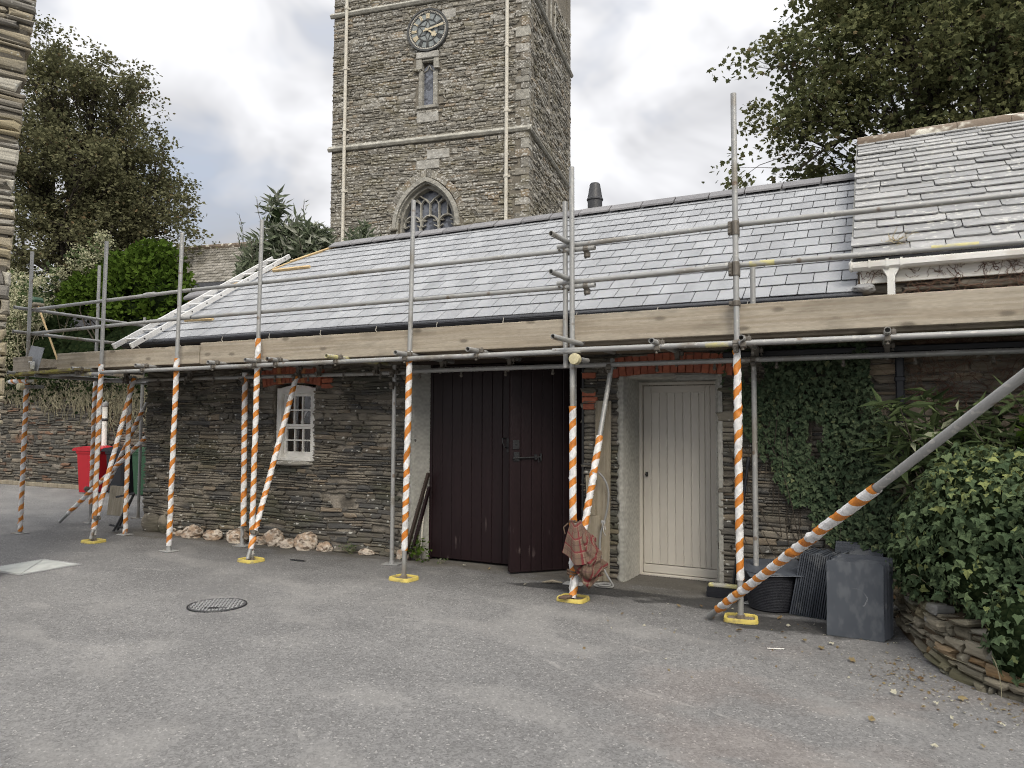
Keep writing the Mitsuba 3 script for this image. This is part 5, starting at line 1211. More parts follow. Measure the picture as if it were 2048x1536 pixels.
# planks and cable on the pier between the doors
solid('leaning_plank', 'wide weathered plank leaning on the wall between the two doors', 'plank', move(cbox(-.085, .085, -.012, .012, 0, 1.85, .004), rot((1, 0, 0), -2), (-2.61, 7.25, .0)), 'board_tan', uv=(.3, .4))
solid('leaning_plank', 'shorter notched board standing before the wider plank between the doors', 'plank', move(join([cbox(-.07, .07, -.012, .012, 0, .66, .004), cbox(-.07, .02, -.012, .012, .662, 1.08, .004)]), rot((1, 0, 0), -3) @ rot((0, 1, 0), -3), (-2.66, 7.21, 0)), 'board_tan', uv=(.9, .1))
t = np.linspace(0, 1, 40)
pth = A([(-2.66, 7.19, 1.12), (-2.60, 7.17, 1.10), (-2.53, 7.16, 1.02), (-2.50, 7.16, .88), (-2.53, 7.16, .68), (-2.58, 7.15, .50), (-2.58, 7.13, .32), (-2.53, 7.10, .16), (-2.44, 7.05, .05), (-2.40, 6.98, .014), (-2.48, 6.93, .014), (-2.58, 6.96, .014), (-2.55, 7.04, .02), (-2.45, 7.02, .03), (-2.42, 6.95, .03), (-2.52, 6.92, .03)])
from scipy.interpolate import CubicSpline
cb = CubicSpline(np.arange(len(pth)), pth)(np.linspace(0, len(pth) - 1, 90))
cab = thing('grey_cable', 'grey cable hanging beside the cream door and coiled on the ground', 'cable'); part(cab, 'lead', tube(cb, .0105, 7), 'cable_grey', True)
part(cab, 'clip', join([cbox(-2.575, -2.535, 7.13, 7.17, .60, .63, .004), tube([(-2.56, 7.14, .62), (-2.54, 7.12, .52), (-2.52, 7.13, .48)], .006, 5), tube([(-2.54, 7.13, .62), (-2.52, 7.12, .54)], .006, 5)]), 'galvanised')
# push broom right of the cream door
pb = thing('push_broom', 'push broom with black handle leaning on the wall right of the cream door', 'broom')
part(pb, 'handle', tube([(-1.28, 7.16, .11), (-1.15, 7.27, 1.27)], .0135, 8), 'black_plastic', True); part(pb, 'grip', tube([(-1.156, 7.265, 1.2), (-1.146, 7.274, 1.3)], .019, 8), 'black_plastic', True)
part(pb, 'head', cbox(-1.50, -1.12, 7.10, 7.16, .085, .12, .01), 'yellow_paint'); part(pb, 'bristles', join([move(box(-.2, .2, -.03, .03, 0, .08), None, (-1.31, 7.12, .006)), move(box(-.19, .19, -.02, .02, 0, .05), None, (-1.315, 7.07, .004))]), 'black_plastic')

# slates waiting by the wall
fg = 'slates stacked upright in the front stack'
for k in range(8):                                          # front stack, faces to the yard
    h_ = .555 + .004 * k + rng.uniform(-.01, .012); x0 = -.205 + rng.uniform(-.014, .016) + .007 * k; hw_ = .193 + rng.uniform(-.008, .006)
    lb = 'large dark slate at the front of the nearest stack, marked with chalky rings' if k == 0 else 'large dark slate standing behind the front one, only its top edge showing'
    M = rot((0, 0, 1), -2 + rng.uniform(-1.2, 1.2)) @ rot((1, 0, 0), -5 - 1.0 * k)
    c = rng.uniform(.004, .02, 4); out = [(-hw_ + c[0], 0), (hw_ - c[1], 0), (hw_, c[1]), (hw_ + rng.uniform(-.004, .004), h_ * .5), (hw_, h_ - c[2]), (hw_ - c[2], h_), (0, h_ + rng.uniform(-.004, .004)), (-hw_ + c[3], h_), (-hw_, h_ - c[3]), (-hw_ + rng.uniform(-.004, .004), h_ * .5), (-hw_, c[0])]
    solid('roofing_slate', lb, 'slate', move(prism(out, 0, .008, (1, 0, 0), (0, 0, 1), (0, -1, 0)), M, (x0, 6.215 + .021 * k, .002)), 'stack_slate' if k else 'marked_slate', uv=(.2 + .6 * rng.random() if k else .85, .5), group=None if k == 0 else fg)
for k in range(18):                                         # edge on stack
    M = rot((0, 0, 1), 78) @ rot((1, 0, 0), 11 - .12 * k)
    solid('roofing_slate', 'dark slate standing on edge in the tight row between the tub and the large slates', 'slate', move(cbox(-.02, .30, -.0054, .0054, 0, .535 + rng.uniform(-.014, .012), .002), M, (-.735 + .0182 * k, 6.76 - .004 * k + rng.uniform(-.012, .012), .002)), 'stack_slate', uv=(rng.random(), .5), group='slates on edge in the middle row')
for k in range(7):
    M = rot((0, 0, 1), -3) @ rot((1, 0, 0), -9 - .8 * k)
    solid('roofing_slate', 'dark slate in the back stack close to the wall and the ivy', 'slate', move(cbox(-.19, .19, -.0045, .0045, 0, .50 + .016 * k, .003), M, (-.215, 6.93 + .022 * k, .002)), 'stack_slate', uv=(rng.random(), .5), group='slates in the back stack')
for k in range(6):
    M = rot((0, 0, 1), 80) @ rot((1, 0, 0), 9)
    solid('roofing_slate', 'dark slate on edge in the small rear row behind the raking brace', 'slate', move(cbox(-.02, .25, -.0056, .0056, 0, .47 + rng.uniform(-.01, .01), .002), M, (-.72 + .019 * k, 7.08 + rng.uniform(-.01, .01), .002)), 'stack_slate', uv=(rng.random(), .5), group='slates on edge in the rear row')
tub = thing('rubber_tub', 'black ribbed rubber tub with a slate laid over its top', 'tub')
pr = [(.001, .006), (.185, .006)]
for k in range(22):
    z = .012 + k * .0135; r_ = .188 + .045 * (z / .31); pr += [(r_, z), (r_ + .005, z + .003), (r_ + .005, z + .008), (r_ + .001, z + .011)]
pr += [(.236, .315), (.246, .318), (.246, .328), (.232, .33), (.225, .30), (.18, .03)]
part(tub, 'body', lathe(pr, 40, (-.905, 6.90, 0)), 'rubber', 40)
for s_ in (-1, 1): part(tub, 'handle', tube([(-.905 + s_ * .235, 6.90 - .07, .32), (-.905 + s_ * .275, 6.90 - .05, .36), (-.905 + s_ * .275, 6.90 + .05, .36), (-.905 + s_ * .235, 6.90 + .07, .32)], .012, 6), 'rubber')
solid('lid_slate', 'dark slate lying flat as a lid on the black rubber tub', 'slate', move(cbox(-.25, .27, -.28, .36, 0, .008, .003), rot((0, 0, 1), 18) @ rot((1, 0, 0), 3) @ rot((0, 1, 0), -2), (-.89, 6.93, .335)), 'stack_slate', uv=(.8, .5))

# covers let into the yard
mc = thing('manhole_cover', 'round cast iron manhole cover with a chequered top, let into the tarmac', 'manhole cover')
part(mc, 'plate', lathe([(.235, .002), (.235, .008), (.001, .008)], 48, (-5.235, 4.69, 0)), 'iron_plate'); part(mc, 'rim', lathe([(.238, .001), (.238, .009), (.246, .009), (.249, .002)], 48, (-5.235, 4.69, 0)), 'black_iron')
ta = math.radians(38); ribs = []
for a in range(-8, 9):
    for b in range(-8, 9):
        p = A([a * .029, b * .029])
        if p @ p < .215 ** 2 and not (abs(p[0] - .02) < .07 and -.15 < p[1] < -.09): ribs.append(move(cbox(-.0115, .0115, -.0055, .0055, .008, .014, .002), rot((0, 0, 1), 38 + (90 if (a + b) % 2 else 0)), tuple(np.r_[rot((0, 0, 1), 38)[:2, :2] @ p, 0] + A([-5.235, 4.69, 0]))))
part(mc, 'tread', join(ribs), 'cast_iron', kind='stuff'); part(mc, 'name_plate', move(cbox(-.06, .06, -.022, .022, .008, .013, .003), rot((0, 0, 1), 27), (-5.19, 4.575, 0)), 'black_iron')
dc = thing('square_cover', 'pale square inspection cover with a diagonal cross, flush in the tarmac at left', 'drain cover')
part(dc, 'frame', move(join([cbox(-.345, .345, s * .33 - .015, s * .33 + .015, .001, .007, .002) for s in (-1, 1)] + [cbox(s * .33 - .015, s * .33 + .015, -.315, .315, .001, .007, .002) for s in (-1, 1)]), rot((0, 0, 1), 1), (-8.385, 4.96, 0)), 'cast_iron')
for k in range(4):
    q = [(0.006, 0.0), (.31, -.305), (.31, .305)]
    part(dc, 'panel', move(prism(q, .001, .009), rot((0, 0, 1), 90 * k + 1), (-8.385, 4.96, 0)), 'pale_cover')
mat('pale_cover', lambda p, n, uv: mix((0.28, 0.295, 0.28), (0.44, 0.45, 0.43), f3(p, 11.0, o=4)), 0.75, 0.3)

# fallen leaves and scraps
spots = [(-1.05, 5.98), (-.86, 5.86), (-.55, 5.92), (-.42, 5.78), (-1.62, 6.52), (-1.45, 6.62), (-1.98, 6.05), (-.78, 6.52), (-.72, 6.30), (.02, 5.02), (.16, 4.86), (.30, 4.62), (.12, 5.55), (.20, 5.40), (-.2, 5.6), (.36, 5.12), (-.1, 4.52), (.42, 4.40), (.18, 4.30), (-3.9, 7.2), (-4.2, 7.22), (-3.2, 6.70), (.05, 5.75), (.25, 4.95), (-1.3, 6.25), (.55, 4.75), (.6, 4.9), (-.35, 5.95)]
for k, (x, y) in enumerate(spots):
    nb = 'near the ivy covered planter' if x > -.15 else ('in front of the maroon doors' if x < -2.5 else 'on the tarmac before the slate stacks')
    m = leaves([(x, y, .006)], [(*rng.normal(size=2), .15)], [(rng.normal() * .25, rng.normal() * .25, 1)], rng.uniform(.028, .055), rng, 'maple'); v = A(m[0]); v[:, 2] += .004 + .012 * rng.random(len(v))
    solid('fallen_leaf', 'dry curled fallen leaf ' + nb, 'leaf', (v, m[1], m[2]), 'dead_leaf', group='fallen leaves ' + nb)
n = 420; P = np.c_[rng.normal(0, 1, n) * .9 - .2, rng.normal(0, 1, n) * .55 + 5.8, np.full(n, .004)]
P[200:] = np.c_[rng.uniform(-.1, .8, 220), np.zeros(220), np.full(220, .004)]; P[200:, 1] = 5.45 - P[200:, 0] * .55 + rng.normal(0, .22, 220)
put(thing('ground_litter', 'scattered twigs, chips and leaf crumbs on the tarmac near the planter', 'debris', kind='stuff'), leaves(P, np.c_[rdir(rng, n)[:, :2], np.full(n, .12)], A([0, 0, 1]) + .4 * rng.normal(size=(n, 3)), rng.uniform(.008, .03, n), rng, 'kite'), 'dead_leaf')
solid('white_scrap', 'thin white strip of plastic lying on the tarmac before the slates', 'scrap', move(cbox(-.06, .06, -.008, .008, 0, .004, .001), rot((0, 0, 1), 24), (-.72, 5.66, .002)), 'white_plastic')
solid('curled_bark', 'curled brown strip lying in the damp patch left of the plaid blanket', 'scrap', tube([(-3.1, 6.86, .012), (-3.0, 6.88, .03), (-2.9, 6.90, .02)], [.004, .016, .006], 6), 'board_tan')
solid('dark_scrap', 'small flat dark scrap on the tarmac below the sash window', 'scrap', rock((-6.1, 6.62, .006), (.12, .03, .008), 4, 2, .3), 'black_iron')

# ------------------------------------------------------------------ back of the yard on the left
gwall = thing('garden_wall', 'old dry stone garden wall at the back of the yard on the left', 'wall')
part(gwall, 'core', box(-26, -10.2, 11.23, 11.8, 0, 2.62), 'mortar')
st = rubble(-24, -12.5, 0, 2.60, rng, h=(0.05, 0.12), l=(0.16, 0.55), gap=0.016, wave=.05, seed=14)
inview = lambda x, z: -20.8 < x < -15.2
lay(gwall, 'stone', stone_meshes(st, (0, 11.2, 0), (1, 0, 0), rng, proud=.03, cham=.016), 'garden_stone', 300, 'rubble_fill', [np.prod(np.ptp(s, axis=0)) * (1 if inview(*s.mean(0)) else .01) for s in st])
bw = part(gwall, 'edging', bar((-24, 11.05, .05), (-15.5, 11.05, .05), .05, .10, (0, 0, 1)), 'board_tan', uv=(.1, .9))
structure('bank', (A([[-40, 11.8, 0], [-10.2, 11.8, 0], [-10.2, 11.8, 2.55], [-40, 11.8, 2.55], [-40, 18, 3.2], [-10.2, 18, 3.2]], float), A([[0, 1, 2], [0, 2, 3], [3, 2, 5], [3, 5, 4]])), 'soil')
wp = thing('white_vent_pipe', 'white plastic vent pipe with a capped top standing at the garden wall', 'pipe')
part(wp, 'shaft', tube([(-16.16, 11.08, .0), (-16.18, 11.08, 1.95)], .06, 14), 'white_plastic', True); part(wp, 'bracket', tube([(-16.18, 11.08, 1.62), (-16.18, 11.08, 1.68)], .075, 14), 'grey_metal', True)
part(wp, 'cap', join([lathe([(.06, 1.94), (.075, 1.97), (.075, 2.03), (.02, 2.09), (.001, 2.09)], 14, (-16.18, 11.08, 0)), tube([(-16.24, 11.02, 2.0), (-16.14, 11.02, 2.10)], .02, 6)]), 'cast_iron')


def bin_(x, y, rz, m, lb, lidm=None, w=.52, h=1.02):
    k = thing('wheelie_bin', lb, 'bin', 'wheelie bins at the back of the yard'); M = rot((0, 0, 1), rz); o = (x, y, 0); q = []
    for z, s, c in ((.03, .80, .06), (.10, .82, .06), (h - .14, .97, .05), (h - .13, 1.03, .05), (h - .08, 1.05, .05), (h - .06, 1.05, .05)):
        q.append([(sx * (w / 2 * s) * .98 + 0, sy * (w * .62 * s), z) for sx, sy in ((-.8, -1), (.8, -1), (1, -.85), (1, .85), (.8, 1), (-.8, 1), (-1, .85), (-1, -.85))])
    v = A(q).reshape(-1, 3); r_ = len(q); i, j = np.meshgrid(np.arange(r_ - 1), np.arange(8), indexing='ij'); g = np.stack([i * 8 + j, i * 8 + (j + 1) % 8, (i + 1) * 8 + (j + 1) % 8, (i + 1) * 8 + j], -1).reshape(-1, 4)
    f = np.vstack([g[:, [0, 1, 2]], g[:, [0, 2, 3]], A([[0, a + 1, a] for a in range(1, 7)])])
    part(k, 'body', move((v, f), M, o), m)
    lid = [(-.30, h - .07), (.30, h - .07), (.30, h - .03), (.24, h), (.0, h + .035), (-.24, h), (-.30, h - .03)]
    part(k, 'lid', move(prism(lid, -w * .68, w * .64, (1, 0, 0), (0, 0, 1), (0, 1, 0)), M, o), lidm or m, 20)
    part(k, 'handle', move(tube([(-.2, w * .72, h - .06), (.2, w * .72, h - .06)], .016, 6), M, o), m)
    for s_ in (-1, 1): part(k, 'wheel', move(tube([(s_ * .22 - .02, w * .5, .1), (s_ * .22 + .02, w * .5, .1)], .1, 14), M, o), 'black_plastic')


bin_(-15.93, 10.72, 14, 'red_plastic', 'bright red wheelie bin standing at the back garden wall')
bin_(-15.12, 10.86, 10, 'bin_dark', 'black wheelie bin between the red bin and the barn corner')
bin_(-14.45, 11.0, 6, 'bin_green', 'dark green wheelie bin half hidden behind the barn corner')
solid('tan_panel', 'tan board standing on edge behind the barn corner below the green bin', 'board', move(cbox(-.22, .22, -.01, .01, 0, .5, .004), rot((1, 0, 0), -6), (-11.75, 8.3, 0)), 'board_tan', uv=(.8, .8))
ag = thing('folded_trestle', 'dark folded metal trestle propped at the left corner of the barn', 'trestle')
part(ag, 'leg', bar((-10.02, 7.12, .02), (-9.82, 7.22, .55), .02, .035, (0, -1, 0)), 'grey_metal'); part(ag, 'leg', bar((-9.97, 7.02, .02), (-9.80, 7.18, .5), .02, .035, (0, -1, 0)), 'grey_metal'); part(ag, 'rail', bar((-10.1, 7.05, .10), (-9.86, 7.12, .06), .02, .03, (0, 0, 1)), 'grey_metal'); part(ag, 'rail', bar((-10.05, 7.1, .5), (-9.78, 7.2, .56), .02, .03, (0, 0, 1)), 'grey_metal')

# ------------------------------------------------------------------ near stone corner on the left
nc = thing('near_stone_corner', 'lichened stone corner of a near building, cut off by the left edge', 'building')
ex = A([.40, .917, 0]); ex /= np.linalg.norm(ex); lean_ = lambda z: float(np.interp(z, [0, 1, 1.8, 2.6, 3.5, 4.4, 5.35, 6.1, 7.2], [-8.0, -7.985, -7.965, -7.96, -7.945, -7.935, -7.87, -7.83, -7.78]))
o = A([0, 4.36, 0]); ny = A([-ex[1], ex[0], 0])
zs = np.linspace(0, 7.2, 30); inner = [(lean_(z) - .06, z) for z in zs]
nw = part(nc, 'wall', prism([(-11.5, 0)] + inner + [(-11.5, 7.2)], -.6, -.03, ex, (0, 0, 1), np.cross(ex, [0, 0, 1]), o - ex * 0 + A([0, 0, 0]) + (A([-8.0, 0, 0]) - ex * -8.0)), 'dark_joint')
st = rubble(-10.2, -7.2, 0, 7.1, rng, h=(.05, .15), l=(.3, .9), gap=.016, wave=.05, split=.35, seed=41)
s2 = []
for s in st:
    e = lean_(s[:, 1].mean()) - .02 + rng.uniform(-.012, .012)
    if s[:, 0].min() > e - .08: continue
    s = s.copy(); s[:, 0] = np.minimum(s[:, 0], e + rng.uniform(-.008, .008, 8)); s2.append(s)
lay(nw, 'stone', stone_meshes(s2, o + (A([-8.0, 0, 0]) - ex * -8.0), ex, rng, proud=.03, cham=.03, back=.3), 'corner_stone', 300, 'rubble_fill', [np.prod(np.ptp(s, axis=0)) * (1 if s[:, 0].max() > -9.0 else .1) for s in s2])


# ------------------------------------------------------------------ planter and ivy on the right
rng = np.random.default_rng(5)
pl = thing('stone_planter', 'low curved dry stone planter wall under the ivy at right', 'wall')
line = A([(.02, 7.34), (.05, 6.75), (.14, 6.25), (.24, 5.88), (.40, 5.50), (.66, 5.26), (1.05, 5.08), (1.7, 4.92), (2.6, 4.85), (3.6, 4.85)])
csx = CubicSpline(np.r_[0, np.cumsum(np.linalg.norm(np.diff(line, axis=0), axis=1))], line); LEN = float(csx.x[-1])
top = lambda s: .43 - .03 * s + .035 * math.sin(s * 3) - .16 * max(0, s - 1.9)
n = 40; S_ = np.linspace(0, LEN, n); inn = [csx(s) for s in S_]
v = []
for s, p in zip(S_, inn):
    t_ = csx(s, 1); nn = A([t_[1], -t_[0]]) / np.linalg.norm(t_); nn = -nn if nn @ (A([0.9, 6.6]) - p) > 0 else nn
    for off, z in ((-.03, 0), (-.07, max(.1, top(s) - .02)), (-.35, max(.1, top(s) + .02))): v.append((*(p + nn * off), z))
i, j = np.meshgrid(np.arange(n - 1), np.arange(2), indexing='ij'); q = np.stack([i * 3 + j, (i + 1) * 3 + j, (i + 1) * 3 + j + 1, i * 3 + j + 1], -1).reshape(-1, 4)
part(pl, 'core', (A(v), np.vstack([q[:, [0, 1, 2]], q[:, [0, 2, 3]]])), 'soil')
st = rubble(0, LEN, 0, .62, rng, h=(.035, .08), l=(.09, .27), gap=.010, wave=.06, split=.2, seed=6, keep=lambda x, z: z < top(x))
F24 = None; sm = []
for P in st:
    m = stone_meshes([P], (0, 0, 0), (1, 0, 0), rng, proud=.035, cham=.016, back=.12)[0]; w_ = A(m[0]); out = []
    for x, d, z in w_:
        p = csx(np.clip(x, 0, LEN)); t_ = csx(np.clip(x, 0, LEN), 1); nn = A([t_[1], -t_[0]]) / np.linalg.norm(t_); nn = -nn if nn @ (A([0.9, 6.6]) - p) > 0 else nn
        out.append((*(p + nn * (-d - .10 * z)), z))
    sm.append((A(out), m[1], m[2]))
lay(pl, 'stone', sm, 'planter_stone', 300)
structure('planter_soil', (A([(*(csx(s) + (A([1.6, 7.2]) - csx(s)) * .08), .42) for s in S_] + [(2.6, 7.3, .8), (.3, 7.3, .5)], float), A([[n, k, k + 1] for k in range(n - 1)] + [[n, n + 1, 0]])), 'soil')


def ivy_surface(blobs, n, rng, bump=.16, fr=2.2, seed=3):
    """points and outward normals on the outer skin of a union of bumpy ellipsoids"""
    B = A(blobs); area = A([(b[3] * b[4] + b[3] * b[5] + b[4] * b[5]) for b in blobs]); out, nor = [], []
    while sum(map(len, out)) < n:
        m = 3 * n; i = rng.choice(len(B), m, p=area / area.sum()); d = rdir(rng, m)
        p = B[i, :3] + B[i, 3:] * d * (1 + bump * (meshkit.fbm(d * fr + i[:, None] * 5.1, 3, seed)[:, None] - .5) * 2)
        nn = d / B[i, 3:]; nn /= np.linalg.norm(nn, axis=1, keepdims=True)
        ok = p[:, 2] > .02
        for k in range(len(B)):
            ok &= (i == k) | ((((p - B[k, :3]) / (B[k, 3:] * .93)) ** 2).sum(1) > 1)
        out.append(p[ok]); nor.append(nn[ok])
    return np.vstack(out)[:n], np.vstack(nor)[:n]


def ivy_leaves(key, P, N, rng, size, m, big=300, face=None, shape='ivy', down=.75, jit=.5, tone=None):
    n = len(P); ax = A([0, 0, -down]) + rng.normal(size=(n, 3)) * jit - N * 0.0; nr = N + rng.normal(size=(n, 3)) * .42 + A([0, 0, .35])
    sz = rng.uniform(*size, n) * np.where(rng.random(n) < .2, .6, 1); tn = rng.random((n, 2)) if tone is None else tone
    vis = sz / np.linalg.norm(P - EYE, axis=1) * ((N * (EYE - P)).sum(1) > 0)
    if face is not None: vis = vis * face(P)
    own = np.argsort(-vis)[:big]
    for k in own: part(key, 'leaf', leaves(P[k:k + 1], ax[k:k + 1], nr[k:k + 1], sz[k:k + 1], rng, shape, tn[k:k + 1]), m)
    r_ = np.setdiff1d(np.arange(n), own); part(key, 'foliage', leaves(P[r_], ax[r_], nr[r_], sz[r_], rng, shape, tn[r_]), m, kind='stuff')


def core(blobs, s, seed):
    ms = []
    for k, b in enumerate(blobs):
        import trimesh
        t_ = trimesh.creation.icosphere(subdivisions=3); d = A(t_.vertices)
        ms.append((A(b[:3]) + A(b[3:]) * s * d * (1 + .16 * (meshkit.fbm(d * 2.2 + k * 5.1, 3, 3)[:, None] - .5) * 2), A(t_.faces)))
    m = join(ms); v = m[0].copy(); v[:, 2] = np.maximum(v[:, 2], .01); return v, m[1]


ib = thing('ivy_bush', 'big rounded ivy bush spilling over the stone planter at the right edge', 'ivy')
blobs = [(.74, 6.10, .88, .64, .74, .60), (1.35, 5.78, .90, .78, .72, .68), (.42, 6.62, .66, .40, .55, .46), (2.15, 5.6, .9, .9, .75, .72), (.62, 5.74, .62, .36, .34, .30), (1.02, 5.50, .60, .36, .28, .34), (.78, 5.30, .36, .30, .20, .34), (1.25, 5.10, .36, .42, .22, .42), (1.6, 5.1, .45, .6, .3, .48), (2.5, 5.0, .5, .7, .3, .5), (.30, 6.30, .62, .28, .4, .36)]
part(ib, 'stems', core(blobs, .80, 2), 'leaf_hedge')
P, N = ivy_surface(blobs, 17000, rng); P = P - N * rng.uniform(0, .13, (len(P), 1)) + N * .01
lowcut = (P[:, 2] > .35 - 1.25 * np.clip(P[:, 0] - .48, 0, .30) + .10 * (meshkit.noise(P * 4, 3) - .5)); P, N = P[lowcut], N[lowcut]
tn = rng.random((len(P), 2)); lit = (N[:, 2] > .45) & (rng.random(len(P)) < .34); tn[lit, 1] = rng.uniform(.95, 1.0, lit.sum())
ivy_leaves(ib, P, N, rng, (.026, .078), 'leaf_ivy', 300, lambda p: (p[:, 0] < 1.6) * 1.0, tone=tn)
run = []
for k in range(46):
    a = P[rng.integers(len(P))]; e = a + A([rng.uniform(-.06, .14), -rng.uniform(.02, .12), -rng.uniform(.05, .22)])
    run.append(tube(curve(a, e, rng, .3, 6), np.linspace(.0035, .0018, 6), 4, False))
for k in range(60):
    s = rng.uniform(.8, 3.0); p = csx(s); a = A([p[0] + rng.uniform(-.0, .2), p[1] + rng.uniform(-.04, .25), rng.uniform(.1, .45)]); run.append(tube(curve(a, a + A([rng.uniform(-.2, .25), rng.uniform(-.15, .05), rng.uniform(-.16, .06)]), rng, .4, 6), .003, 4, False))
part(ib, 'runner', join(run), 'dry_vine', uv=(.15, .2), kind='stuff')

# ivy climbing on the wall
wi = thing('wall_ivy', 'dark ivy climbing over the stone wall right of the cream door', 'ivy')
n = 12500; X = rng.uniform(-1.36, .12, n); Z = rng.uniform(.12, 2.40, n)
edge = np.interp(Z, [.1, .35, .65, .9, 1.15, 1.4, 1.8, 2.4], [-.10, -.35, -.55, -.78, -1.00, -1.14, -1.25, -1.30]) + .16 * (meshkit.noise(np.c_[X * 3, Z * 3, 0 * X], 4) - .5)
rgt = np.interp(Z, [0, 1.3, 1.7, 2.0, 2.4], [.2, .10, .06, -.12, -.18]) + .15 * (meshkit.noise(np.c_[Z * 4, X * 2, 0 * X], 6) - .5)
hole = meshkit.fbm(np.c_[X * 2.6, Z * 2.6, 0 * X], 3, 9)
k = (X > edge) & (X < rgt) & (hole > .33); X, Z = X[k], Z[k]
P = np.c_[X, 7.33 - .12 * np.clip((X + .3) / .15, 0, 1) - (.02 + .16 * rng.random(len(X)) * np.clip((X - np.interp(Z, [.1, 2.4], [-.1, -1.3])) * 2 + .25, .2, 1)), Z]
N = np.repeat(A([[0, -1.0, .25]]), len(P), 0)
ivy_leaves(wi, P, N, rng, (.026, .07), 'leaf_wall_ivy', 300, down=.9, jit=.45)
rt = []
for k in range(70):
    x0 = rng.uniform(-1.25, .0); z0 = rng.uniform(.3, 1.4); rt.append(tube(curve((x0, 7.315, z0), (x0 + rng.uniform(-.25, .1), 7.31, z0 + rng.uniform(.3, .9)), rng, .15, 7), .004, 4, False))
part(wi, 'stem', join(rt), 'bark', kind='stuff')
P = np.c_[rng.uniform(-1.42, -1.05, 60), np.full(60, 7.30), rng.uniform(1.9, 2.35, 60)]
part(wi, 'spray', leaves(P, A([0, 0, -1]) + .5 * rng.normal(size=(60, 3)), A([[0, -1, .3]]) + .3 * rng.normal(size=(60, 3)), rng.uniform(.03, .05, 60), rng, 'ivy'), 'leaf_wall_ivy', kind='stuff')


def creeper(name, label, n, x, z, y, ln, m, rng, r=.003, bias=(0, 0)):
    ms = []
    for _ in range(n):
        p = A([rng.uniform(*x), y, rng.uniform(*z)]); L = rng.uniform(*ln); a = rng.uniform(0, 2 * np.pi); pts = [p]
        for k in range(6):
            a += rng.normal() * .7; pts.append(pts[-1] + A([math.cos(a) + bias[0], 0, math.sin(a) + bias[1]]) * L / 6 + A([0, rng.uniform(-.008, .006), 0]))
        pts = A(pts); pts[:, 1] = np.minimum(pts[:, 1], y + .004); t_ = tube(pts, r * rng.uniform(.6, 1.4), 3, False); ms.append(withuv(t_, rng.random(), .3))
    return solid(name, label, 'creeper', join(ms), m, kind='stuff')


creeper('dry_creeper', 'bare reddish creeper stems clinging to the white fascia and gutter', 170, (-.12, 2.2), (2.89, 3.02), 7.163, (.05, .18), 'red_vine', rng, .0024)
creeper('dry_creeper', 'tangled dead brown creeper on the upper wall of the right hand house', 900, (.22, 2.2), (1.75, 2.85), 7.185, (.10, .35), 'red_vine', rng, .0026)
tw_ = thing('roof_weed', 'dry straw coloured weed growing from the old slates above the white gutter', 'plant')
c0 = e0 + A([.13, 0, 0]) + hu * .22 + hn * .03
part(tw_, 'stem', join([tube(curve(c0, c0 + A([rng.normal() * .07, -abs(rng.normal()) * .04, rng.normal() * .05 + .03]), rng, .3, 5), .0022, 3, False) for _ in range(46)]), 'straw'); mat('straw', (0.42, 0.36, 0.24), 0.9, 0.1)


def bush(name, label, cat, blobs, n, sz, m, rng, shape='kite', foot=None, stem='bark', seed=1, up=.5, hole=.36, fr=1.3, shell=.45, group=None, extra=None, droop=0.0, core_m='leaf_hedge', core_s=.62, ax_up=0.0):
    key = thing(name, label, cat, group)
    P = crown_points(blobs, n, rng, hole, fr, shell, seed)
    if core_m: part(key, 'inner_growth', core(blobs, core_s, seed), core_m)
    ft = A(foot if foot is not None else [np.mean([b[0] for b in blobs]), np.mean([b[1] for b in blobs]), 0])
    C, _ = kmeans(P, min(26, max(4, n // 150)), rng, 3); part(key, 'stem', join([tube(curve(ft, c, rng, .12, 6), np.linspace(.035, .008, 6), 5) for c in C]), stem, True)
    t_ = np.c_[np.clip(.7 * meshkit.fbm(P * 1.9, 2, seed + 1) * 1.6 - .2 + .4 * rng.random(n), 0, 1), rng.random(n)]
    part(key, 'crown', leaves(P, rdir(rng, n) * A([1, 1, .7]) + A([0, 0, ax_up - droop]), rdir(rng, n) + A([0, -.3, up]), rng.uniform(*sz, n), rng, shape, t_), m, kind='stuff')
    return key


# shrubs on the bank behind the garden wall
hd = bush('dark_hedge', 'deep dark green hedge on the bank above the garden wall, behind the scaffold rails', 'hedge', [(-21.6, 13.3, 3.2, 2.2, 1.0, 1.3), (-19.3, 13.0, 3.1, 1.8, 1.0, 1.25), (-17.2, 13.0, 3.3, 1.8, 1.0, 1.5), (-15.6, 13.0, 2.9, 1.3, .9, 1.25), (-24.0, 13.6, 4.0, 2.2, 1.0, 2.2)], 15000, (.10, .2), 'leaf_hedge', rng, foot=(-18.5, 13, 2.4), hole=.2, core_s=.86)
bush('green_shrub', 'bright mid green leafy shrub above the garden wall, left of the ladder', 'shrub', [(-18.0, 12.9, 5.0, 1.15, .9, 1.2), (-16.9, 12.8, 5.35, .95, .8, 1.0), (-16.2, 12.7, 4.75, .75, .7, .8), (-19.4, 12.8, 5.1, .9, .7, .62), (-20.2, 12.9, 4.9, .6, .6, .45), (-17.4, 12.6, 4.5, .8, .6, .5)], 13000, (.09, .19), 'leaf_bright', rng, foot=(-17.6, 12.9, 2.5), hole=.42, fr=1.1, core_s=.62, ax_up=.5)
cl = thing('flowering_climber', 'cream flowering climber smothering the hedge beside the near stone corner', 'climber')
fb = [(-22.6, 12.5, 4.7, 1.0, .6, 1.3), (-21.4, 12.4, 5.0, .7, .5, .75), (-22.9, 12.5, 3.7, .9, .5, .9), (-19.2, 12.4, 6.0, .65, .4, .35), (-18.5, 12.4, 6.35, .4, .35, .3), (-20.4, 12.3, 5.6, .55, .4, .35)]
P = crown_points(fb, 420, rng, .34, 1.4, .75, 4)
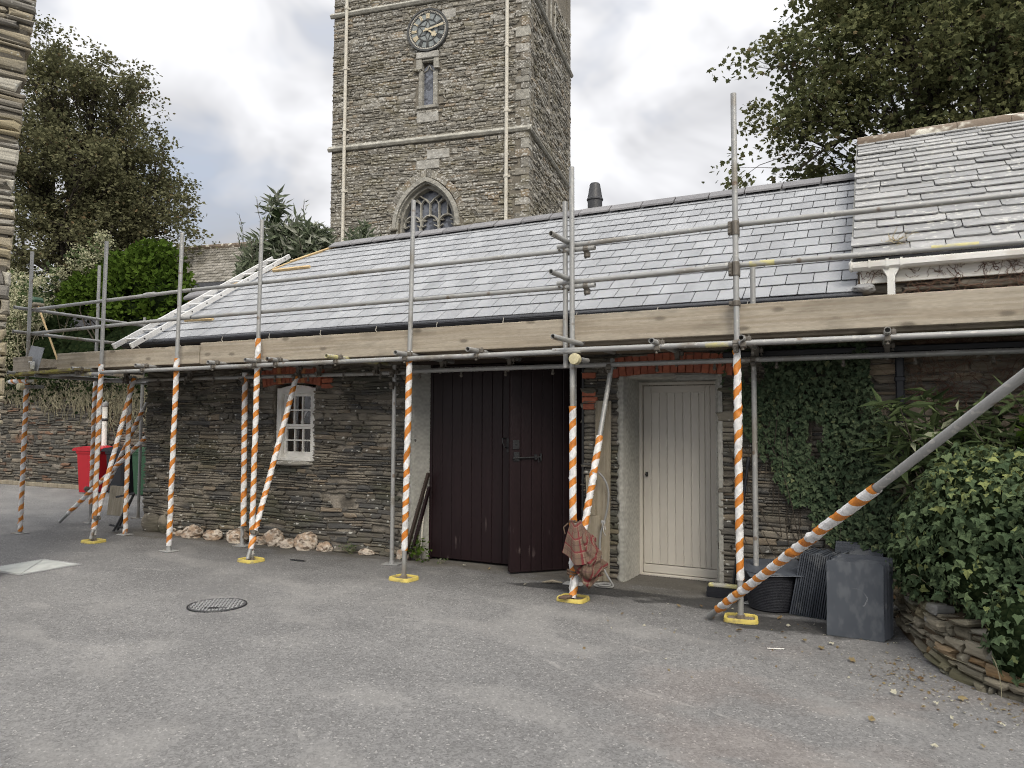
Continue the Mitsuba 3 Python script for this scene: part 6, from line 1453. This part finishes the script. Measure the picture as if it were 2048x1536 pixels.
i = np.repeat(np.arange(420), 26); Q = P[i] + rng.normal(size=(len(i), 3)) * A([.085, .06, .075])
part(cl, 'blossom', leaves(Q, rdir(rng, len(Q)), rdir(rng, len(Q)) + A([0, -.4, .7]), rng.uniform(.035, .08, len(Q)), rng, 'kite', np.c_[np.clip(rng.random(420)[i] * .5 + .5 * rng.random(len(Q)), 0, 1), rng.random(len(Q))]), 'blossom', kind='stuff')
P = crown_points(fb, 1500, rng, .30, 1.2, .5, 6); part(cl, 'foliage', leaves(P, rdir(rng, 1500), rdir(rng, 1500) + A([0, -.3, .6]), rng.uniform(.08, .15, 1500), rng, 'kite'), 'leaf_shrub', kind='stuff')
part(cl, 'stem', join([tube(curve((-22 + rng.normal() * .8, 12.7, 2.6), P[rng.integers(1500)], rng, .15, 6), .012, 4, False) for _ in range(40)]), 'dry_vine', uv=(.2, .2))
# dead vines hanging over the garden wall
ms = []
for _ in range(700):
    x = rng.uniform(-21.5, -14.6); z = rng.uniform(2.2, 2.66) ; L = rng.uniform(.25, 1.0) * np.interp(x, [-21.5, -18.8, -16, -14.6], [.35, .6, 1.25, 1.1])
    p = A([x, 11.15, z]); pts = [p]; a = rng.uniform(-.9, .9)
    for k in range(6): a = .75 * a + rng.normal() * .55; pts.append(pts[-1] + A([math.sin(a), rng.uniform(-.05, .015), -math.cos(a)]) * L / 6)
    ms.append(withuv(tube(pts, rng.uniform(.005, .011), 3, False), rng.random(), .2))
P = np.c_[rng.uniform(-21, -14.6, 1500), rng.uniform(10.95, 11.2, 1500), 2.72 - np.abs(rng.normal(0, .26, 1500))]
hv = thing('hanging_vines', 'dead grey green vines hanging over the top of the garden wall', 'vine', kind='stuff')
part(hv, 'strands', join(ms), 'dry_vine', kind='stuff'); part(hv, 'foliage', leaves(P, A([0, 0, -1]) + .6 * rng.normal(size=(1500, 3)), rdir(rng, 1500) + A([0, -1, .3]), rng.uniform(.04, .10, 1500), rng, 'kite'), 'leaf_hedge', kind='stuff')

# narrow leaved evergreen behind the hip end, and a sprig before the tower
ok_ = bush('evergreen_shrub', 'grey green narrow leaved shrub rising behind the left end of the new roof', 'shrub', [(-12.1, 11.9, 4.6, .62, .6, .95), (-11.6, 11.9, 5.25, .46, .42, .8), (-10.95, 12.1, 5.0, .52, .5, .85), (-12.5, 11.8, 4.3, .5, .5, .75), (-11.66, 11.75, 6.0, .24, .24, .6), (-10.85, 12.15, 5.5, .30, .28, .45), (-11.3, 12.0, 5.6, .26, .25, .45), (-12.2, 11.8, 5.25, .24, .25, .45)], 6800, (.18, .34), 'leaf_grey', rng, 'lance', foot=(-11.7, 11.9, 0), hole=.42, fr=2.4, core_s=.42, ax_up=.3)
sp = []
for _ in range(26):
    b = A([-11.6 + rng.normal() * .55, 11.9 + rng.normal() * .25, 5.3 + rng.normal() * .35]); sp.append((b, b + A([rng.normal() * .16, rng.normal() * .1, rng.uniform(.3, .75)])))
part(ok_, 'twig', join([tube(curve(a, b, rng, .08, 5), .008, 4, False) for a, b in sp]), 'bark', kind='stuff')
Q = np.vstack([curve(a, b, rng, .02, 12) for a, b in sp]); part(ok_, 'shoot', leaves(Q, rdir(rng, len(Q)) + A([0, 0, .8]), rdir(rng, len(Q)), rng.uniform(.10, .17, len(Q)), rng, 'lance'), 'leaf_grey', kind='stuff')
bush('small_shrub', 'small leafy shrub poking up over the ridge end in front of the tower', 'shrub', [(-9.55, 12.0, 5.25, .28, .3, .38), (-9.05, 12.1, 5.05, .34, .3, .3), (-9.45, 12.0, 5.55, .12, .12, .25)], 900, (.12, .22), 'leaf_grey', rng, 'lance', foot=(-9.4, 12.0, 0), hole=.3, core_s=.5, ax_up=.8)
# leafy shrub between ivy bush and wall on the right
ls = thing('broadleaf_shrub', 'shrub with long drooping leaves standing between the ivy bush and the house wall', 'shrub')
tips = []
sk = []
for _ in range(64):
    b = A([rng.uniform(.18, 1.9), rng.uniform(6.55, 7.1), .6]); t_ = b + A([rng.normal() * .25, rng.normal() * .15 - .12, rng.uniform(.65, 1.22)]); c = curve(b, t_, rng, .1, 7); sk.append(tube(c, np.linspace(.009, .004, 7), 5)); tips += [c[-1], c[-2], c[-3]]
part(ls, 'stem', join(sk), 'bark', True)
tips = A(tips); i = np.repeat(np.arange(len(tips)), 9); Q = tips[i] + rng.normal(size=(len(i), 3)) * .025
part(ls, 'crown', leaves(Q, rdir(rng, len(Q)) * A([1, 1, .55]) + A([0, 0, .02]), A([0, 0, 1]) + .5 * rng.normal(size=(len(Q), 3)), rng.uniform(.12, .24, len(Q)), rng, 'lance'), 'leaf_shrub', kind='stuff')
bush('light_shrub', 'fresh light green bush at the right edge above the ivy', 'shrub', [(1.22, 6.35, 1.55, .34, .32, .36), (1.62, 6.25, 1.6, .4, .4, .42)], 1500, (.06, .11), 'leaf_bright', rng, foot=(1.4, 6.35, .5), hole=.3, core_s=.6)

# trees
make_tree('beech_tree', 'big brown green tree rising behind the shrubs at upper left', 'tree', (-31.5, 20, 0), (-30.5, 19.2, 7.5),
          [(-28.9, 18.0, 12.4, 4.0, 3.8, 4.3), (-26.6, 18.0, 10.6, 3.0, 3.2, 3.2), (-31.5, 19.0, 10.0, 4.6, 4.2, 5.2), (-27.8, 18.3, 7.6, 4.2, 3.4, 2.6), (-25.2, 18.4, 8.4, 2.3, 2.4, 2.0), (-25.3, 18.0, 11.6, 1.9, 2.0, 2.0), (-27.2, 17.6, 14.5, 2.2, 2.2, 2.0), (-28.6, 17.6, 15.6, 2.0, 2.0, 1.7)],
          np.random.default_rng(3), tips=1650, per=46, spread=.48, size=(.10, .18), limbs=17, trunk_r=.45, leaf='leaf_brown', shape='kite', holes=.455, freq=.62, shell=.6, seed=7)
make_tree('sycamore_tree', 'large dark sycamore spreading over the houses at upper right', 'tree', (3.0, 25.5, 0), (2.6, 25.0, 7.0),
          [(1.6, 22.8, 11.4, 4.0, 3.2, 3.4), (4.6, 24.2, 12.5, 4.2, 3.8, 4.4), (-.6, 21.8, 9.3, 2.5, 2.2, 1.8), (-1.2, 21.6, 11.6, 1.8, 2.0, 1.5), (2.6, 23.4, 8.2, 3.6, 2.8, 1.8), (.4, 22.4, 14.0, 2.6, 2.4, 2.0), (-2.6, 20.8, 8.5, 1.25, 1.2, .75), (-.8, 21.4, 7.4, 2.0, 1.6, .9), (-3.3, 20.3, 8.1, .7, .8, .5), (-1.7, 21.2, 8.6, 1.3, 1.2, .9), (-2.9, 20.6, 9.0, 1.1, 1.0, .7), (-2.2, 20.9, 9.9, 1.2, 1.2, .8), (-2.9, 20.3, 11.6, .8, .7, .45), (-2.3, 20.8, 12.6, .8, .8, .6)],
          np.random.default_rng(9), tips=1020, per=60, spread=.56, size=(.09, .18), limbs=14, trunk_r=.45, leaf='leaf_sycamore', shape='maple', holes=.44, freq=.55, shell=.5, seed=5)
